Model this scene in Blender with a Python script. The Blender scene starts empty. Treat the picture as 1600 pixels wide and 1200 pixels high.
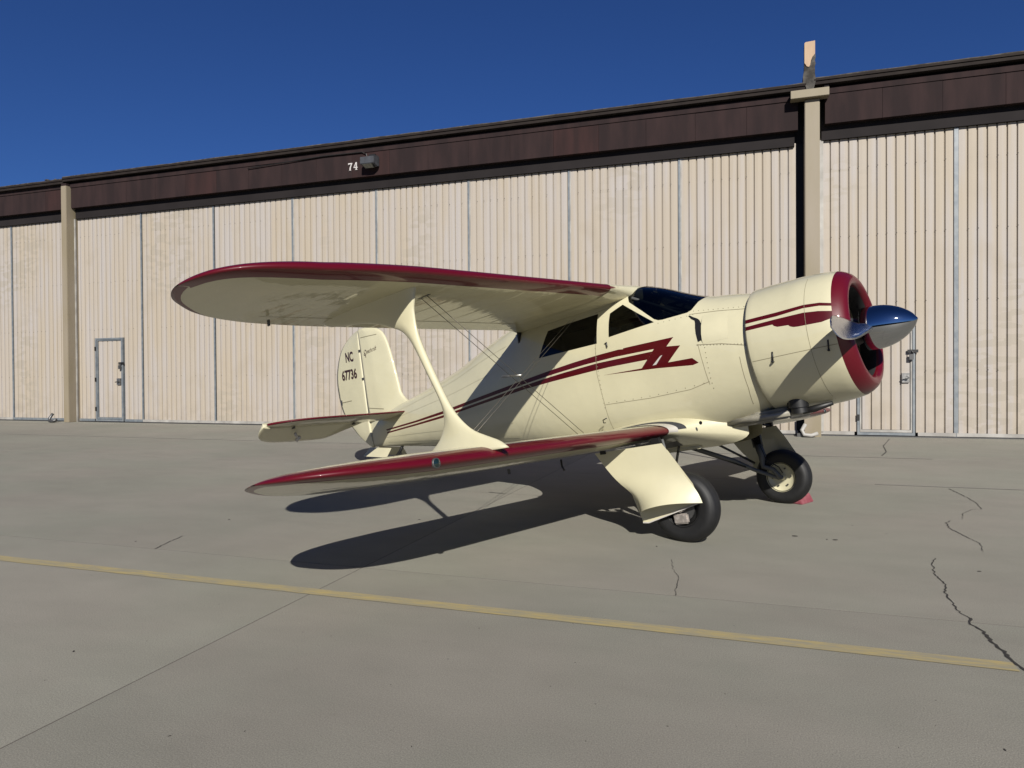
import bpy, bmesh, math, random
from mathutils import Vector, Matrix
R = math.radians
rnd = random.Random(7)
scene = bpy.context.scene
C = scene.collection

# ------------------------------------------------------------------ camera
CAMH = 1.480
YAW, PIT, ROL = R(18.458), 0.01123, 0.00655
fwd = Vector((-math.sin(YAW) * math.cos(PIT), math.cos(YAW) * math.cos(PIT), -math.sin(PIT)))
r0 = Vector((math.cos(YAW), math.sin(YAW), 0)); u0 = r0.cross(fwd)
rt = r0 * math.cos(ROL) - u0 * math.sin(ROL)
upv = rt.cross(fwd)
cd = bpy.data.cameras.new('camera'); cam = bpy.data.objects.new('camera', cd); C.objects.link(cam)
m = Matrix.Identity(4)
for i in range(3):
    m[i][0] = rt[i]; m[i][1] = upv[i]; m[i][2] = -fwd[i]
m[2][3] = CAMH
cam.matrix_world = m
cd.sensor_width = 36; cd.sensor_fit = 'HORIZONTAL'; cd.lens = 36 * 1108.2 / 1600
cd.clip_start = 0.05; cd.clip_end = 3000
scene.camera = cam

# ------------------------------------------------------------------ light
SUN_EL, SUN_AZ = 32.2, -66.6          # azimuth measured from +X, counter-clockwise
w = bpy.data.worlds.new('World'); scene.world = w; w.use_nodes = True
nt = w.node_tree; bg = nt.nodes['Background']
sky = nt.nodes.new('ShaderNodeTexSky'); sky.sky_type = 'NISHITA'; sky.sun_disc = False
sky.sun_elevation = R(SUN_EL); sky.sun_rotation = R(90 - SUN_AZ)
sky.altitude = 1500; sky.air_density = 1.15; sky.dust_density = 0.9; sky.ozone_density = 4.0
tint = nt.nodes.new('ShaderNodeMixRGB'); tint.blend_type = 'MULTIPLY'; tint.inputs[0].default_value = 1
tint.inputs[2].default_value = (.275, .455, .83, 1)       # very dry, deep blue desert sky
nt.links.new(sky.outputs[0], tint.inputs[1]); nt.links.new(tint.outputs[0], bg.inputs[0]); bg.inputs[1].default_value = 0.050
sl = bpy.data.lights.new('sun', 'SUN'); sun = bpy.data.objects.new('sun', sl); C.objects.link(sun)
sl.energy = 5.0; sl.angle = R(0.53); sl.color = (1.0, 0.955, 0.87)
sd = Vector((math.cos(R(SUN_AZ)) * math.cos(R(SUN_EL)), math.sin(R(SUN_AZ)) * math.cos(R(SUN_EL)), math.sin(R(SUN_EL))))
sun.rotation_euler = sd.to_track_quat('Z', 'Y').to_euler(); sun.location = sd * 30
scene.view_settings.view_transform = 'Standard'; scene.view_settings.look = 'None'
scene.view_settings.exposure = 0.5; scene.view_settings.gamma = 1; scene.view_settings.use_curve_mapping = False
scene.cycles.max_bounces = 8

# ------------------------------------------------------------------ materials
KALB = .52
def mat(name, col, rough=0.6, metal=0.0, coat=0.0, coat_rough=0.05, spec=0.5, var=0.0, vscale=3.0, bump=0.0, bscale=4.0,
        stretch=(1, 1, 1), col2=None, space='Object', detail=6.0):
    if metal < .5:
        col = tuple(c * KALB for c in col); col2 = col2 and tuple(c * KALB for c in col2)
    M = bpy.data.materials.new(name); M.use_nodes = True
    n = M.node_tree.nodes; l = M.node_tree.links; b = n['Principled BSDF']
    b.inputs['Base Color'].default_value = (*col, 1); b.inputs['Roughness'].default_value = rough
    b.inputs['Metallic'].default_value = metal; b.inputs['Coat Weight'].default_value = coat
    b.inputs['Coat Roughness'].default_value = coat_rough; b.inputs['Specular IOR Level'].default_value = spec
    if var or bump or col2:
        tc = n.new('ShaderNodeTexCoord'); mp = n.new('ShaderNodeMapping'); mp.inputs['Scale'].default_value = stretch
        l.new(tc.outputs[space], mp.inputs[0])
    if var or col2:
        t = n.new('ShaderNodeTexNoise'); t.inputs['Scale'].default_value = vscale; t.inputs['Detail'].default_value = detail
        l.new(mp.outputs[0], t.inputs[0])
        rp = n.new('ShaderNodeValToRGB'); rp.color_ramp.elements[0].position = .38; rp.color_ramp.elements[1].position = .64
        c2 = col2 or tuple(c * (1 - var) for c in col)
        rp.color_ramp.elements[0].color = (*c2, 1); rp.color_ramp.elements[1].color = (*col, 1)
        l.new(t.outputs[0], rp.inputs[0]); l.new(rp.outputs[0], b.inputs['Base Color'])
    if bump:
        t2 = n.new('ShaderNodeTexNoise'); t2.inputs['Scale'].default_value = bscale; t2.inputs['Detail'].default_value = 3
        l.new(mp.outputs[0], t2.inputs[0])
        bp = n.new('ShaderNodeBump'); bp.inputs['Strength'].default_value = bump; bp.inputs['Distance'].default_value = .02
        l.new(t2.outputs[0], bp.inputs['Height']); l.new(bp.outputs[0], b.inputs['Normal'])
        if coat: l.new(bp.outputs[0], b.inputs['Coat Normal'])
    return M

CREAM = (0.935, 0.875, 0.60)
M_cream = mat('cream_paint', CREAM, .45, coat=.9, coat_rough=.03, spec=.35, var=.05, vscale=2.5, bump=.62, bscale=2.1)
M_creamw = mat('cream_fabric_paint', CREAM, .5, coat=.75, coat_rough=.03, spec=.3, var=.05, vscale=2.0, bump=.22, bscale=2.6, stretch=(.6, 2.6, 1))
M_red = mat('burgundy_paint', (0.155, 0.0015, 0.012), .45, spec=.25, coat=.45, coat_rough=.05, bump=.06, bscale=3)
M_stripe = mat('dark_red_paint', (0.11, 0.001, 0.004), .45, spec=.25, coat=.45, coat_rough=.06)
M_line = mat('dark_tan_seam', (0.34, 0.30, 0.19), .7)  # dark tan lines drawn for panel seams and control gaps
M_rivet = mat('rivet_paint', (0.30, 0.27, 0.18), .5)
M_black = mat('black_rubber', (0.012, 0.012, 0.013), .62, var=.3, vscale=20)
M_blackp = mat('black_metal', (0.010, 0.010, 0.010), .5)
M_chrome = mat('polished_chrome', (0.47, 0.48, 0.50), .03, metal=1.0)
M_blade = mat('polished_blade', (0.62, 0.63, 0.64), .16, metal=1.0, bump=.05, bscale=12)
M_alu = mat('worn_aluminium', (0.45, 0.44, 0.42), .38, metal=.9, var=.35, vscale=18)
M_steel = mat('dark_steel', (0.10, 0.10, 0.10), .45, metal=.7)
M_wire = mat('wire_steel', (0.13, 0.115, 0.095), .4, metal=.6)
M_walk = mat('grey_walkway_grit', (0.055, 0.057, 0.065), .9, var=.3, vscale=60)
M_white = mat('white_trim', (0.80, 0.76, 0.70), .45, coat=.6)
M_dkin = mat('dark_interior', (0.02, 0.02, 0.02), .8)
M_grey = mat('grey_leather', (0.16, 0.165, 0.16), .6)
M_text = mat('dark_lettering', (0.045, 0.004, 0.006), .4, coat=.5)
M_lens = mat('dark_lens', (0.012, 0.03, 0.028), .04, coat=1.0)
M_brake = mat('brake_metal', (0.55, 0.50, 0.46), .4, metal=.6, var=.4, vscale=25)

def glass():
    M = bpy.data.materials.new('tinted_glass'); M.use_nodes = True
    n = M.node_tree.nodes; l = M.node_tree.links
    n.remove(n['Principled BSDF']); out = n['Material Output']
    tr = n.new('ShaderNodeBsdfTransparent'); tr.inputs[0].default_value = (.13, .145, .15, 1)
    gl = n.new('ShaderNodeBsdfGlossy'); gl.inputs['Roughness'].default_value = .02; gl.inputs[0].default_value = (.9, .9, .9, 1)
    fr = n.new('ShaderNodeFresnel'); fr.inputs[0].default_value = 1.45
    mx = n.new('ShaderNodeMixShader')
    l.new(fr.outputs[0], mx.inputs[0]); l.new(tr.outputs[0], mx.inputs[1]); l.new(gl.outputs[0], mx.inputs[2]); l.new(mx.outputs[0], out.inputs[0])
    return M
M_glass = glass()

def wall_mat():
    """weathered beige paint on corrugated steel: chalky pinkish-grey areas, vertical streaks, rolled-on touch-up dabs"""
    M = bpy.data.materials.new('weathered_beige_steel'); M.use_nodes = True
    n = M.node_tree.nodes; l = M.node_tree.links; b = n['Principled BSDF']
    tc = n.new('ShaderNodeTexCoord')
    def noise(sc, stretch, det=6):
        mp = n.new('ShaderNodeMapping'); mp.inputs['Scale'].default_value = stretch; l.new(tc.outputs['Object'], mp.inputs[0])
        t = n.new('ShaderNodeTexNoise'); t.inputs['Scale'].default_value = sc; t.inputs['Detail'].default_value = det; l.new(mp.outputs[0], t.inputs[0]); return t
    def ramp(t, a, c, ca, cb):
        r = n.new('ShaderNodeValToRGB'); e = r.color_ramp.elements
        e[0].position = a; e[1].position = c; e[0].color = ca; e[1].color = cb; l.new(t.outputs[0], r.inputs[0]); return r
    def mix(f, a, bb, mode='MIX'):
        x = n.new('ShaderNodeMixRGB'); x.blend_type = mode
        for i, v in ((0, f), (1, a), (2, bb)):
            if hasattr(v, 'outputs'): l.new(v.outputs[0], x.inputs[i])
            else: x.inputs[i].default_value = v
        return x
    beige, chalk, tan = (.325, .280, .222, 1), (.325, .299, .280, 1), (.285, .247, .197, 1)
    f1 = ramp(noise(.35, (1, 1, .55)), .42, .58, (0, 0, 0, 1), (1, 1, 1, 1))       # broad chalky areas
    f2 = ramp(noise(5.2, (1, 1, .05), 3), .45, .6, (0, 0, 0, 1), (1, 1, 1, 1))     # per-rib streaks
    f12 = mix(.62, f1, f2)
    c = mix(f12, beige, chalk)
    f3 = ramp(noise(1.1, (1, 1, .8)), .56, .72, (0, 0, 0, 1), (.55, .55, .55, 1))
    c = mix(f3, c, tan)
    # touch-up dabs: blocky patches
    mp = n.new('ShaderNodeMapping'); mp.inputs['Scale'].default_value = (2.3, 0.01, 6.0); l.new(tc.outputs['Object'], mp.inputs[0])
    vo = n.new('ShaderNodeTexVoronoi'); vo.distance = 'CHEBYCHEV'; vo.inputs['Scale'].default_value = 1.6; l.new(mp.outputs[0], vo.inputs[0])
    big = ramp(noise(.30, (1, 1, .7), 2), .55, .62, (0, 0, 0, 1), (.55, .55, .55, 1))
    sep = n.new('ShaderNodeSeparateColor'); l.new(vo.outputs['Color'], sep.inputs[0])
    mm = n.new('ShaderNodeMath'); mm.operation = 'GREATER_THAN'; mm.inputs[1].default_value = .55; l.new(sep.outputs[0], mm.inputs[0])
    dab = mix(1.0, big, mm, 'MULTIPLY')
    c = mix(dab, c, (.275, .245, .20, 1))
    # grime at the foot
    g = n.new('ShaderNodeSeparateXYZ'); l.new(tc.outputs['Object'], g.inputs[0])
    mr = n.new('ShaderNodeMapRange'); mr.inputs[1].default_value = .0; mr.inputs[2].default_value = .9; mr.inputs[3].default_value = .30; mr.inputs[4].default_value = 0
    l.new(g.outputs[2], mr.inputs[0])
    gn = ramp(noise(3.0, (1, 1, 1)), .45, .65, (0, 0, 0, 1), (1, 1, 1, 1)); gm = mix(1.0, mr, gn, 'MULTIPLY')
    c = mix(gm, c, (.19, .16, .13, 1))
    fine = ramp(noise(55, (1, 1, 1), 4), .62, .75, (0, 0, 0, 1), (.35, .35, .35, 1))
    c = mix(fine, c, (.25, .21, .16, 1))
    l.new(c.outputs[0], b.inputs['Base Color']); b.inputs['Roughness'].default_value = .62; b.inputs['Specular IOR Level'].default_value = .3
    return M
M_wall = wall_mat()
M_galv = mat('blue_grey_galvanised', (0.24, 0.275, 0.31), .5, metal=.2, col2=(0.34, 0.37, 0.39), vscale=7, detail=8)
M_angle = mat('pale_base_angle', (0.62, 0.60, 0.56), .6, col2=(.42, .40, .37), vscale=2.5)
M_fascia = mat('dark_brown_board', (0.052, 0.031, 0.031), .85, spec=.15, col2=(0.034, 0.022, 0.023), vscale=1.1, stretch=(3.0, 1, .55), bump=.1, bscale=10, detail=9)
M_fascia2 = mat('reddish_brown_board', (0.062, 0.031, 0.030), .85, spec=.15, col2=(0.042, 0.024, 0.024), vscale=1.2, stretch=(3, 1, .5), detail=9)
M_beam = mat('charcoal_brown_beam', (0.030, 0.025, 0.026), .8, spec=.15, var=.2, vscale=1.5)
M_roof = mat('brown_roof_edge', (0.026, 0.019, 0.018), .8, spec=.15, col2=(.040, .031, .027), vscale=2.2)
M_col = mat('tan_post_paint', (0.42, 0.355, 0.265), .6, col2=(0.36, 0.30, 0.19), vscale=1.2, stretch=(1, 1, .3), detail=8)
M_peach = mat('peach_cladding', (0.66, 0.45, 0.27), .6, col2=(.58, .37, .22), vscale=3, stretch=(3, 3, .5))
M_torn = mat('weathered_grey_flashing', (0.16, 0.15, 0.135), .85, spec=.2, col2=(.06, .055, .05), vscale=6)
M_num = mat('white_number_paint', (0.85, 0.80, 0.78), .5)
M_red_chock = mat('faded_red_chock', (0.33, 0.06, 0.085), .7, col2=(.42, .13, .15), vscale=14)

def ground_mat(name, base, seed, grain=.5, joint=False):
    M = bpy.data.materials.new(name); M.use_nodes = True
    n = M.node_tree.nodes; l = M.node_tree.links; b = n['Principled BSDF']
    tc = n.new('ShaderNodeTexCoord')
    def noise(sc, det=6, st=(1, 1, 1), rough=.55):
        mp = n.new('ShaderNodeMapping'); mp.inputs['Scale'].default_value = st; mp.inputs['Location'].default_value = (seed, seed * 2, 0)
        l.new(tc.outputs['Object'], mp.inputs[0])
        t = n.new('ShaderNodeTexNoise'); t.inputs['Scale'].default_value = sc; t.inputs['Detail'].default_value = det
        t.inputs['Roughness'].default_value = rough; l.new(mp.outputs[0], t.inputs[0]); return t
    def mr(t, a, b2, c, d):
        x = n.new('ShaderNodeMapRange'); x.inputs[1].default_value = a; x.inputs[2].default_value = b2
        x.inputs[3].default_value = c; x.inputs[4].default_value = d; l.new(t.outputs[0], x.inputs[0]); return x
    def mul(a, bb):
        x = n.new('ShaderNodeMath'); x.operation = 'MULTIPLY'; l.new(a.outputs[0], x.inputs[0]); l.new(bb.outputs[0], x.inputs[1]); return x
    big = mr(noise(.22, 4), .3, .7, .90, 1.08)
    mid = mr(noise(1.4, 7, (1, 1.8, 1), .65), .3, .7, .93, 1.06)
    grit = mr(noise(150, 2, (1, 1, 1), .8), .25, .75, 1 - grain * .42, 1 + grain * .42)
    tot = mul(mul(big, mid), grit)
    hue = n.new('ShaderNodeValToRGB'); e = hue.color_ramp.elements
    e[0].position = .40; e[1].position = .62
    e[0].color = (base[0] * .975, base[1] * .995, base[2] * .975, 1); e[1].color = (base[0] * 1.015, base[1] * .99, base[2] * .99, 1)
    hn = noise(.5, 3); l.new(hn.outputs[0], hue.inputs[0])
    mx = n.new('ShaderNodeMixRGB'); mx.blend_type = 'MULTIPLY'; mx.inputs[0].default_value = 1
    l.new(hue.outputs[0], mx.inputs[1]); l.new(tot.outputs[0], mx.inputs[2])
    # scattered dark spots
    sp = mr(noise(9, 2, (1, 1, 1), .4), .72, .76, 0, .12)
    m2 = n.new('ShaderNodeMixRGB'); m2.inputs[2].default_value = (.10, .085, .07, 1)
    l.new(sp.outputs[0], m2.inputs[0]); l.new(mx.outputs[0], m2.inputs[1])
    l.new(m2.outputs[0], b.inputs['Base Color']); b.inputs['Roughness'].default_value = .85; b.inputs['Specular IOR Level'].default_value = .25
    bp = n.new('ShaderNodeBump'); bp.inputs['Strength'].default_value = .35; bp.inputs['Distance'].default_value = .004
    l.new(grit.outputs[0], bp.inputs['Height']); l.new(bp.outputs[0], b.inputs['Normal'])
    return M
GB = (0.205, 0.197, 0.168)
M_slab = [ground_mat('apron_concrete_%s' % k, tuple(c * f for c in GB), s, .85) for k, f, s in (('warm', 1.0, 0), ('grey', .96, 31), ('pale', 1.03, 57))]
M_far = ground_mat('far_apron_concrete', GB, 11, .3)
M_joint = mat('joint_dirt', (0.16, 0.14, 0.12), .95)
M_crack = mat('crack_dark', (0.035, 0.03, 0.027), .95)
M_sealant = mat('pale_sealant', (0.40, 0.38, 0.34), .8, col2=(.31, .29, .255), vscale=3)

def yellow_mat():
    M = bpy.data.materials.new('worn_yellow_paint'); M.use_nodes = True
    n = M.node_tree.nodes; l = M.node_tree.links; b = n['Principled BSDF']
    tc = n.new('ShaderNodeTexCoord'); t = n.new('ShaderNodeTexNoise'); t.inputs['Scale'].default_value = 7; t.inputs['Detail'].default_value = 11; t.inputs['Roughness'].default_value = .78
    mp = n.new('ShaderNodeMapping'); mp.inputs['Scale'].default_value = (.55, 3.4, 1); l.new(tc.outputs['Object'], mp.inputs[0]); l.new(mp.outputs[0], t.inputs[0])
    r = n.new('ShaderNodeValToRGB'); e = r.color_ramp.elements; e[0].position = .42; e[1].position = .60
    e[0].color = (.218, .198, .140, 1); e[1].color = (.315, .250, .105, 1)
    l.new(t.outputs[0], r.inputs[0]); l.new(r.outputs[0], b.inputs['Base Color']); b.inputs['Roughness'].default_value = .8
    return M
M_yellow = yellow_mat()

# ------------------------------------------------------------------ helpers
def link(o, parent=None):
    C.objects.link(o)
    if parent: o.parent = parent
    return o
def mesh_obj(name, bm, m, parent=None, smooth=False, recalc=True, angle=None):
    if recalc: bmesh.ops.recalc_face_normals(bm, faces=bm.faces)
    me = bpy.data.meshes.new(name); bm.to_mesh(me); bm.free()
    for mm in (m if isinstance(m, (list, tuple)) else [m]): me.materials.append(mm)
    if smooth:
        for p in me.polygons: p.use_smooth = True
        if angle: me.set_sharp_from_angle(angle=R(angle))
    return link(bpy.data.objects.new(name, me), parent)
def empty(name, loc=(0, 0, 0), label=None, cat=None, group=None, parent=None):
    o = bpy.data.objects.new(name, None); o.location = loc; link(o, parent)
    tag(o, label, cat, group); return o
def tag(o, label=None, cat=None, group=None, kind=None):
    if label: o['label'] = label
    if cat: o['category'] = cat
    if group: o['group'] = group
    if kind: o['kind'] = kind
    return o
def box(bm, x0, x1, y0, y1, z0, z1):
    v = [bm.verts.new(p) for p in ((x0, y0, z0), (x1, y0, z0), (x1, y1, z0), (x0, y1, z0), (x0, y0, z1), (x1, y0, z1), (x1, y1, z1), (x0, y1, z1))]
    for f in ((0, 3, 2, 1), (4, 5, 6, 7), (0, 1, 5, 4), (1, 2, 6, 5), (2, 3, 7, 6), (3, 0, 4, 7)): bm.faces.new([v[i] for i in f])
    return v
def boxo(name, m, parent, *a, bevel=0):
    bm = bmesh.new(); box(bm, *a)
    if bevel: bmesh.ops.bevel(bm, geom=bm.edges[:], offset=bevel, segments=2, affect='EDGES')
    return mesh_obj(name, bm, m, parent)
def grid(bm, rows, close_u=False, close_v=False, cap=False, matfn=None):
    """rows: list of lists of points"""
    V = [[bm.verts.new(p) for p in r] for r in rows]
    nu = len(V); nv = len(V[0])
    for i in range(nu - (0 if close_u else 1)):
        for j in range(nv - (0 if close_v else 1)):
            a, b_, c, d = V[i][j], V[(i + 1) % nu][j], V[(i + 1) % nu][(j + 1) % nv], V[i][(j + 1) % nv]
            f = bm.faces.new((a, b_, c, d))
            if matfn: f.material_index = matfn(i, j)
    if cap:
        for r in (V[0], V[-1]):
            try: bm.faces.new(r)
            except ValueError: pass
    return V
def tube(bm, pts, rad, seg=10, cap=True, flat=1.0):
    pts = [Vector(p) for p in pts]
    rads = rad if isinstance(rad, (list, tuple)) else [rad] * len(pts)
    rows = []; n0 = None
    for i, p in enumerate(pts):
        t = (pts[min(i + 1, len(pts) - 1)] - pts[max(i - 1, 0)]).normalized()
        if n0 is None:
            n0 = t.cross(Vector((0, 0, 1)))
            if n0.length < .1: n0 = t.cross(Vector((1, 0, 0)))
        n0 = (n0 - t * n0.dot(t)).normalized(); b_ = t.cross(n0)
        rows.append([p + (n0 * math.cos(a) * rads[i] + b_ * math.sin(a) * rads[i] * flat) for a in (2 * math.pi * k / seg for k in range(seg))])
    grid(bm, rows, close_v=True, cap=cap)
def lathe_x(bm, prof, seg=64, cy=0, cz=0, matfn=None):
    """prof: list of (x, r); revolve about the x axis"""
    rows = [[(x, cy + r * math.cos(a), cz + r * math.sin(a)) for a in (2 * math.pi * k / seg for k in range(seg))] for x, r in prof]
    return grid(bm, rows, close_v=True, matfn=matfn)
def lathe_y(bm, prof, c, seg=48, matfn=None):
    rows = [[(c[0] + r * math.cos(a), c[1] + y, c[2] + r * math.sin(a)) for a in (2 * math.pi * k / seg for k in range(seg))] for y, r in prof]
    return grid(bm, rows, close_v=True, matfn=matfn)

# =================================================================== GROUND
bm = bmesh.new(); box(bm, -600, 600, -600, 600, -1.0, -.02)
tag(mesh_obj('ground', bm, M_far), kind='structure')
apron = empty('apron', (0, 0, 0)); tag(apron, kind='structure')
GAP = .009
xs_near = [-60, -40, -22, -2.85, 26, 50]
rows_y = [(-60, 4.84, [-60, -2.85, 60]), (4.84, 10.5, [-60, -27.2, -15.0, -2.85, 60]), (10.5, 13.85, [-60, -21.1, -2.85, 60]), (13.85, 17.9, [-60, -27, -12.0, 60])]
k = 0
for (y0, y1, xs) in rows_y:
    for a, b_ in zip(xs[:-1], xs[1:]):
        g = GAP * .5
        boxo('slab', M_slab[k % 3], apron, a + g, b_ - g, y0 + g, y1 - g, -.12, 0.0); k += 1
boxo('joint_filler', M_joint, apron, -60, 60, -60, 17.95, -.019, -.0009)
boxo('threshold_slab', M_slab[2], apron, -60, 60, 17.91, 24.0, -.12, .004)
def ribbon(name, pts, wd, m, z=.0025, jitter=0, sub=1):
    P = [Vector((p[0], p[1], 0)) for p in pts]
    if sub > 1 or jitter:
        Q = []
        for a, b_ in zip(P[:-1], P[1:]):
            n_ = max(1, int((b_ - a).length / sub))
            for i in range(n_): Q.append(a.lerp(b_, i / n_) + Vector((rnd.uniform(-1, 1), rnd.uniform(-1, 1), 0)) * jitter)
        Q.append(P[-1]); P = Q
    bm = bmesh.new(); rows = []
    for i, p in enumerate(P):
        t = (P[min(i + 1, len(P) - 1)] - P[max(i - 1, 0)]).normalized(); nrm = Vector((-t.y, t.x, 0))
        ww = (wd(i / (len(P) - 1)) if callable(wd) else wd) * .5
        if jitter: ww *= rnd.uniform(.5, 1.4)
        rows.append([(*(p + nrm * ww).xy, z), (*(p - nrm * ww).xy, z)])
    grid(bm, rows)
    for f in bm.faces:
        if f.normal.z < 0: f.normal_flip()
    o = mesh_obj(name, bm, m, None, recalc=False); tag(o, kind='structure'); return o
ribbon('yellow_line', [(-60, 4.175), (-6, 4.205), (0, 4.172), (1.27, 4.160)], .118, M_yellow, z=.004)
ribbon('sealant_line', [(-40, 13.86), (-16, 13.86), (3, 13.86)], .05, M_sealant, z=.004)
ribbon('sealant_line', [(1.6, 10.51), (9, 10.50)], .05, M_sealant, z=.004)
# =================================================================== HANGAR
hangar = empty('hangar', (0, 18.5, 0), 'long beige corrugated hangar with dark brown fascia standing behind the biplane', 'hangar')
HY = 18.5
def hx(name, m, x0, x1, y0, y1, z0, z1, parent=None, bevel=0):
    """box in world coordinates, under the hangar (whose empty sits at y = 18.5)"""
    off = HY
    return boxo(name, m, parent or hangar, x0, x1, y0 - off, y1 - off, z0, z1, bevel=bevel)
P_RIB = 2.92 / 15
def corr(bm, x0, x1, z0, z1, y=0.0, phase=0.0, holes=None):
    """corrugated sheet: broad flat ribs with narrow grooves; y is the front face, relative to the hangar empty"""
    n_ = max(1, round((x1 - x0) / P_RIB)); p = (x1 - x0) / n_
    for i in range(n_):
        a = x0 + i * p
        zz0 = z0
        if holes and holes[0] - .02 < a + p * .5 < holes[1] + .02: zz0 = holes[2]
        prof = [(a, y + .040), (a + .010, y + .040), (a + .024, y), (a + p * .5, y - .003), (a + p - .014, y), (a + p - .001, y + .040)]
        if i == n_ - 1: prof[-1] = (a + p, y + .040)
        grid(bm, [[(q[0], q[1], zz0), (q[0], q[1], z1)] for q in prof])
def leaf(x0, x1, ztop, hole=None, base='light'):
    lf = empty('door_leaf', (0, 0, 0), parent=hangar)
    bm = bmesh.new(); corr(bm, x0 + .03, x1 - .03, .11, ztop, 0, holes=hole)
    mesh_obj('corrugated_sheet', bm, M_wall, lf, recalc=False)
    if hole:
        segs = [(x0, hole[0] - .05), (hole[1] + .05, x1)]
    else: segs = [(x0, x1)]
    for a, b_ in segs:
        boxo('base_angle', M_angle if base == 'light' else M_galv, lf, a + .01, b_ - .01, -.035, -.005, .035, .115)
    bm = bmesh.new(); n_ = round((x1 - x0 - .06) / P_RIB); p = (x1 - x0 - .06) / n_
    for z in (1.55, 3.15, 4.75, 6.35):
        for k in range(1, n_):
            if rnd.random() < .25: continue
            xx = x0 + .03 + k * p + .026 + rnd.uniform(-.004, .004)
            if hole and hole[0] - .1 < xx < hole[1] + .1 and z < 2.9: continue
            bmesh.ops.create_cone(bm, cap_ends=True, segments=6, radius1=.011, radius2=.006, depth=.008, matrix=Matrix.Translation((xx, -.006, z + rnd.uniform(-.015, .015))) @ Matrix.Rotation(R(90), 4, 'X'))
    tag(mesh_obj('screw_head', bm, M_steel, lf), kind='stuff')
    return lf
def seam(x, ztop, wd=.05, proud=.02, double=False):
    s = boxo('seam_strip', M_galv, hangar, x - wd / 2, x + wd / 2, -proud, .01, .03, ztop)
    if double: boxo('seam_strip', M_angle, hangar, x + wd / 2 + .002, x + wd / 2 + .035, -proud * .6, .01, .03, ztop)
    return s
TL, TR = 7.06, 7.13
DOORL = (-21.14, -19.93, 2.86); DOORR = (2.43, 3.64, 2.86)
seams = [-33.8, -30.9, -27.97, -25.05]
for a, b_ in zip(seams[:-1], seams[1:]): leaf(a, b_, TL)
leaf(-25.05, -22.12, TL, base='dark')
main = [-22.02, -19.12, -16.17, -13.21, -10.33, -7.42, -4.54, -1.66, 1.14]
for i, (a, b_) in enumerate(zip(main[:-1], main[1:])):
    leaf(a, b_, TL, DOORL if i == 0 else None, base='dark' if i == 0 else 'light')
right = [1.62, 4.47, 7.4, 10.3, 13.2, 16.1]
for i, (a, b_) in enumerate(zip(right[:-1], right[1:])): leaf(a, b_, TR, DOORR if i == 0 else None)
for x in seams: seam(x, TL, .06)
for x in main[1:-1]: seam(x, TL, .045 if x > -12 else .055, double=(x > -13.5))
for x in right[1:]: seam(x, TR, .085, .03)
def pdoor(X0, X1, ZT, handed):
    d = empty('personnel_door', (0, 0, 0), parent=hangar)
    bm = bmesh.new(); corr(bm, X0 + .09, X1 - .09, .17, ZT - .10, -.002)
    mesh_obj('door_skin', bm, M_wall, d, recalc=False)
    bm = bmesh.new()
    t = .052
    box(bm, X0, X0 + t, -.045, .04, .04, ZT); box(bm, X1 - t, X1, -.045, .04, .04, ZT)
    box(bm, X0 + t, X1 - t, -.045, .04, ZT - t, ZT); box(bm, X0 + t, X1 - t, -.045, .04, .04, .10)
    mesh_obj('door_frame', bm, M_galv, d)
    bm = bmesh.new(); t2 = .03
    x0, x1 = X0 + t + .008, X1 - t - .008
    box(bm, x0, x0 + t2, -.030, .03, .108, ZT - t - .008); box(bm, x1 - t2, x1, -.030, .03, .108, ZT - t - .008)
    box(bm, x0 + t2, x1 - t2, -.030, .03, ZT - t - .04, ZT - t - .008); box(bm, x0 + t2, x1 - t2, -.030, .03, .108, .165)
    mesh_obj('door_edge', bm, M_galv if handed == 1 else M_angle, d)
    for z in (.45, 1.45, 2.5): boxo('hinge', M_blackp, d, X0 - .012, X0 + .045, -.062, -.046, z - .07, z + .07)
    boxo('lock_plate', M_alu, d, X1 - .27, X1 - .115, -.05, -.012, 1.27, 1.49)
    bm = bmesh.new(); tube(bm, [(X1 - .17, -.055, 1.38), (X1 - .17, -.11, 1.38)], .035, 12); tube(bm, [(X1 - .17, -.10, 1.38), (X1 - .27, -.11, 1.36)], .016, 8)
    mesh_obj('door_knob', bm, M_steel, d, smooth=True, angle=40)
    boxo('hasp', M_blackp, d, X1 - .16, X1 + .06, -.075, -.047, 1.96, 2.03)
    bm = bmesh.new(); box(bm, X1 - .13, X1 - .04, -.115, -.078, 1.80, 1.92); tube(bm, [(X1 - .12, -.095, 1.92), (X1 - .12, -.095, 1.97), (X1 - .085, -.095, 2.0), (X1 - .05, -.095, 1.97), (X1 - .05, -.095, 1.92)], .010, 8)
    mesh_obj('padlock', bm, M_steel, d)
pdoor(*DOORL, 1)
dr = pdoor(*DOORR, 0)
# structure behind the sheets, beams, fascia, roof edge
hx('wall_core', M_dkin, -34, 16.2, 18.60, 30, -.1, 8.0)
for (a, b_, dz) in ((-34, -22.4, 0), (-21.9, 1.06, 0), (1.66, 16.2, .07)):
    hx('door_head_beam', M_beam, a, b_, 18.42, 18.60, 6.97 + dz, 7.36 + dz)
FY = 18.25
def fascia_run(a, b_, dz, wd=1.215):
    x = a; i = 0
    while x < b_ - .05:
        e = min(x + wd, b_); m_ = M_fascia2 if rnd.random() < .15 else M_fascia
        dy = rnd.uniform(-.003, .003)
        hx('fascia_board', m_, x + .003, e - .003, FY + dy, FY + .16, 7.30 + dz, 8.13 + dz); x = e; i += 1
    hx('fascia_trim', M_fascia, a, b_, FY - .022, FY - .004, 7.99 + dz, 8.13 + dz)
fascia_run(-34, -22.34, -.01); fascia_run(-21.9, 1.13, 0); fascia_run(1.72, 16.2, .07)
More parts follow.
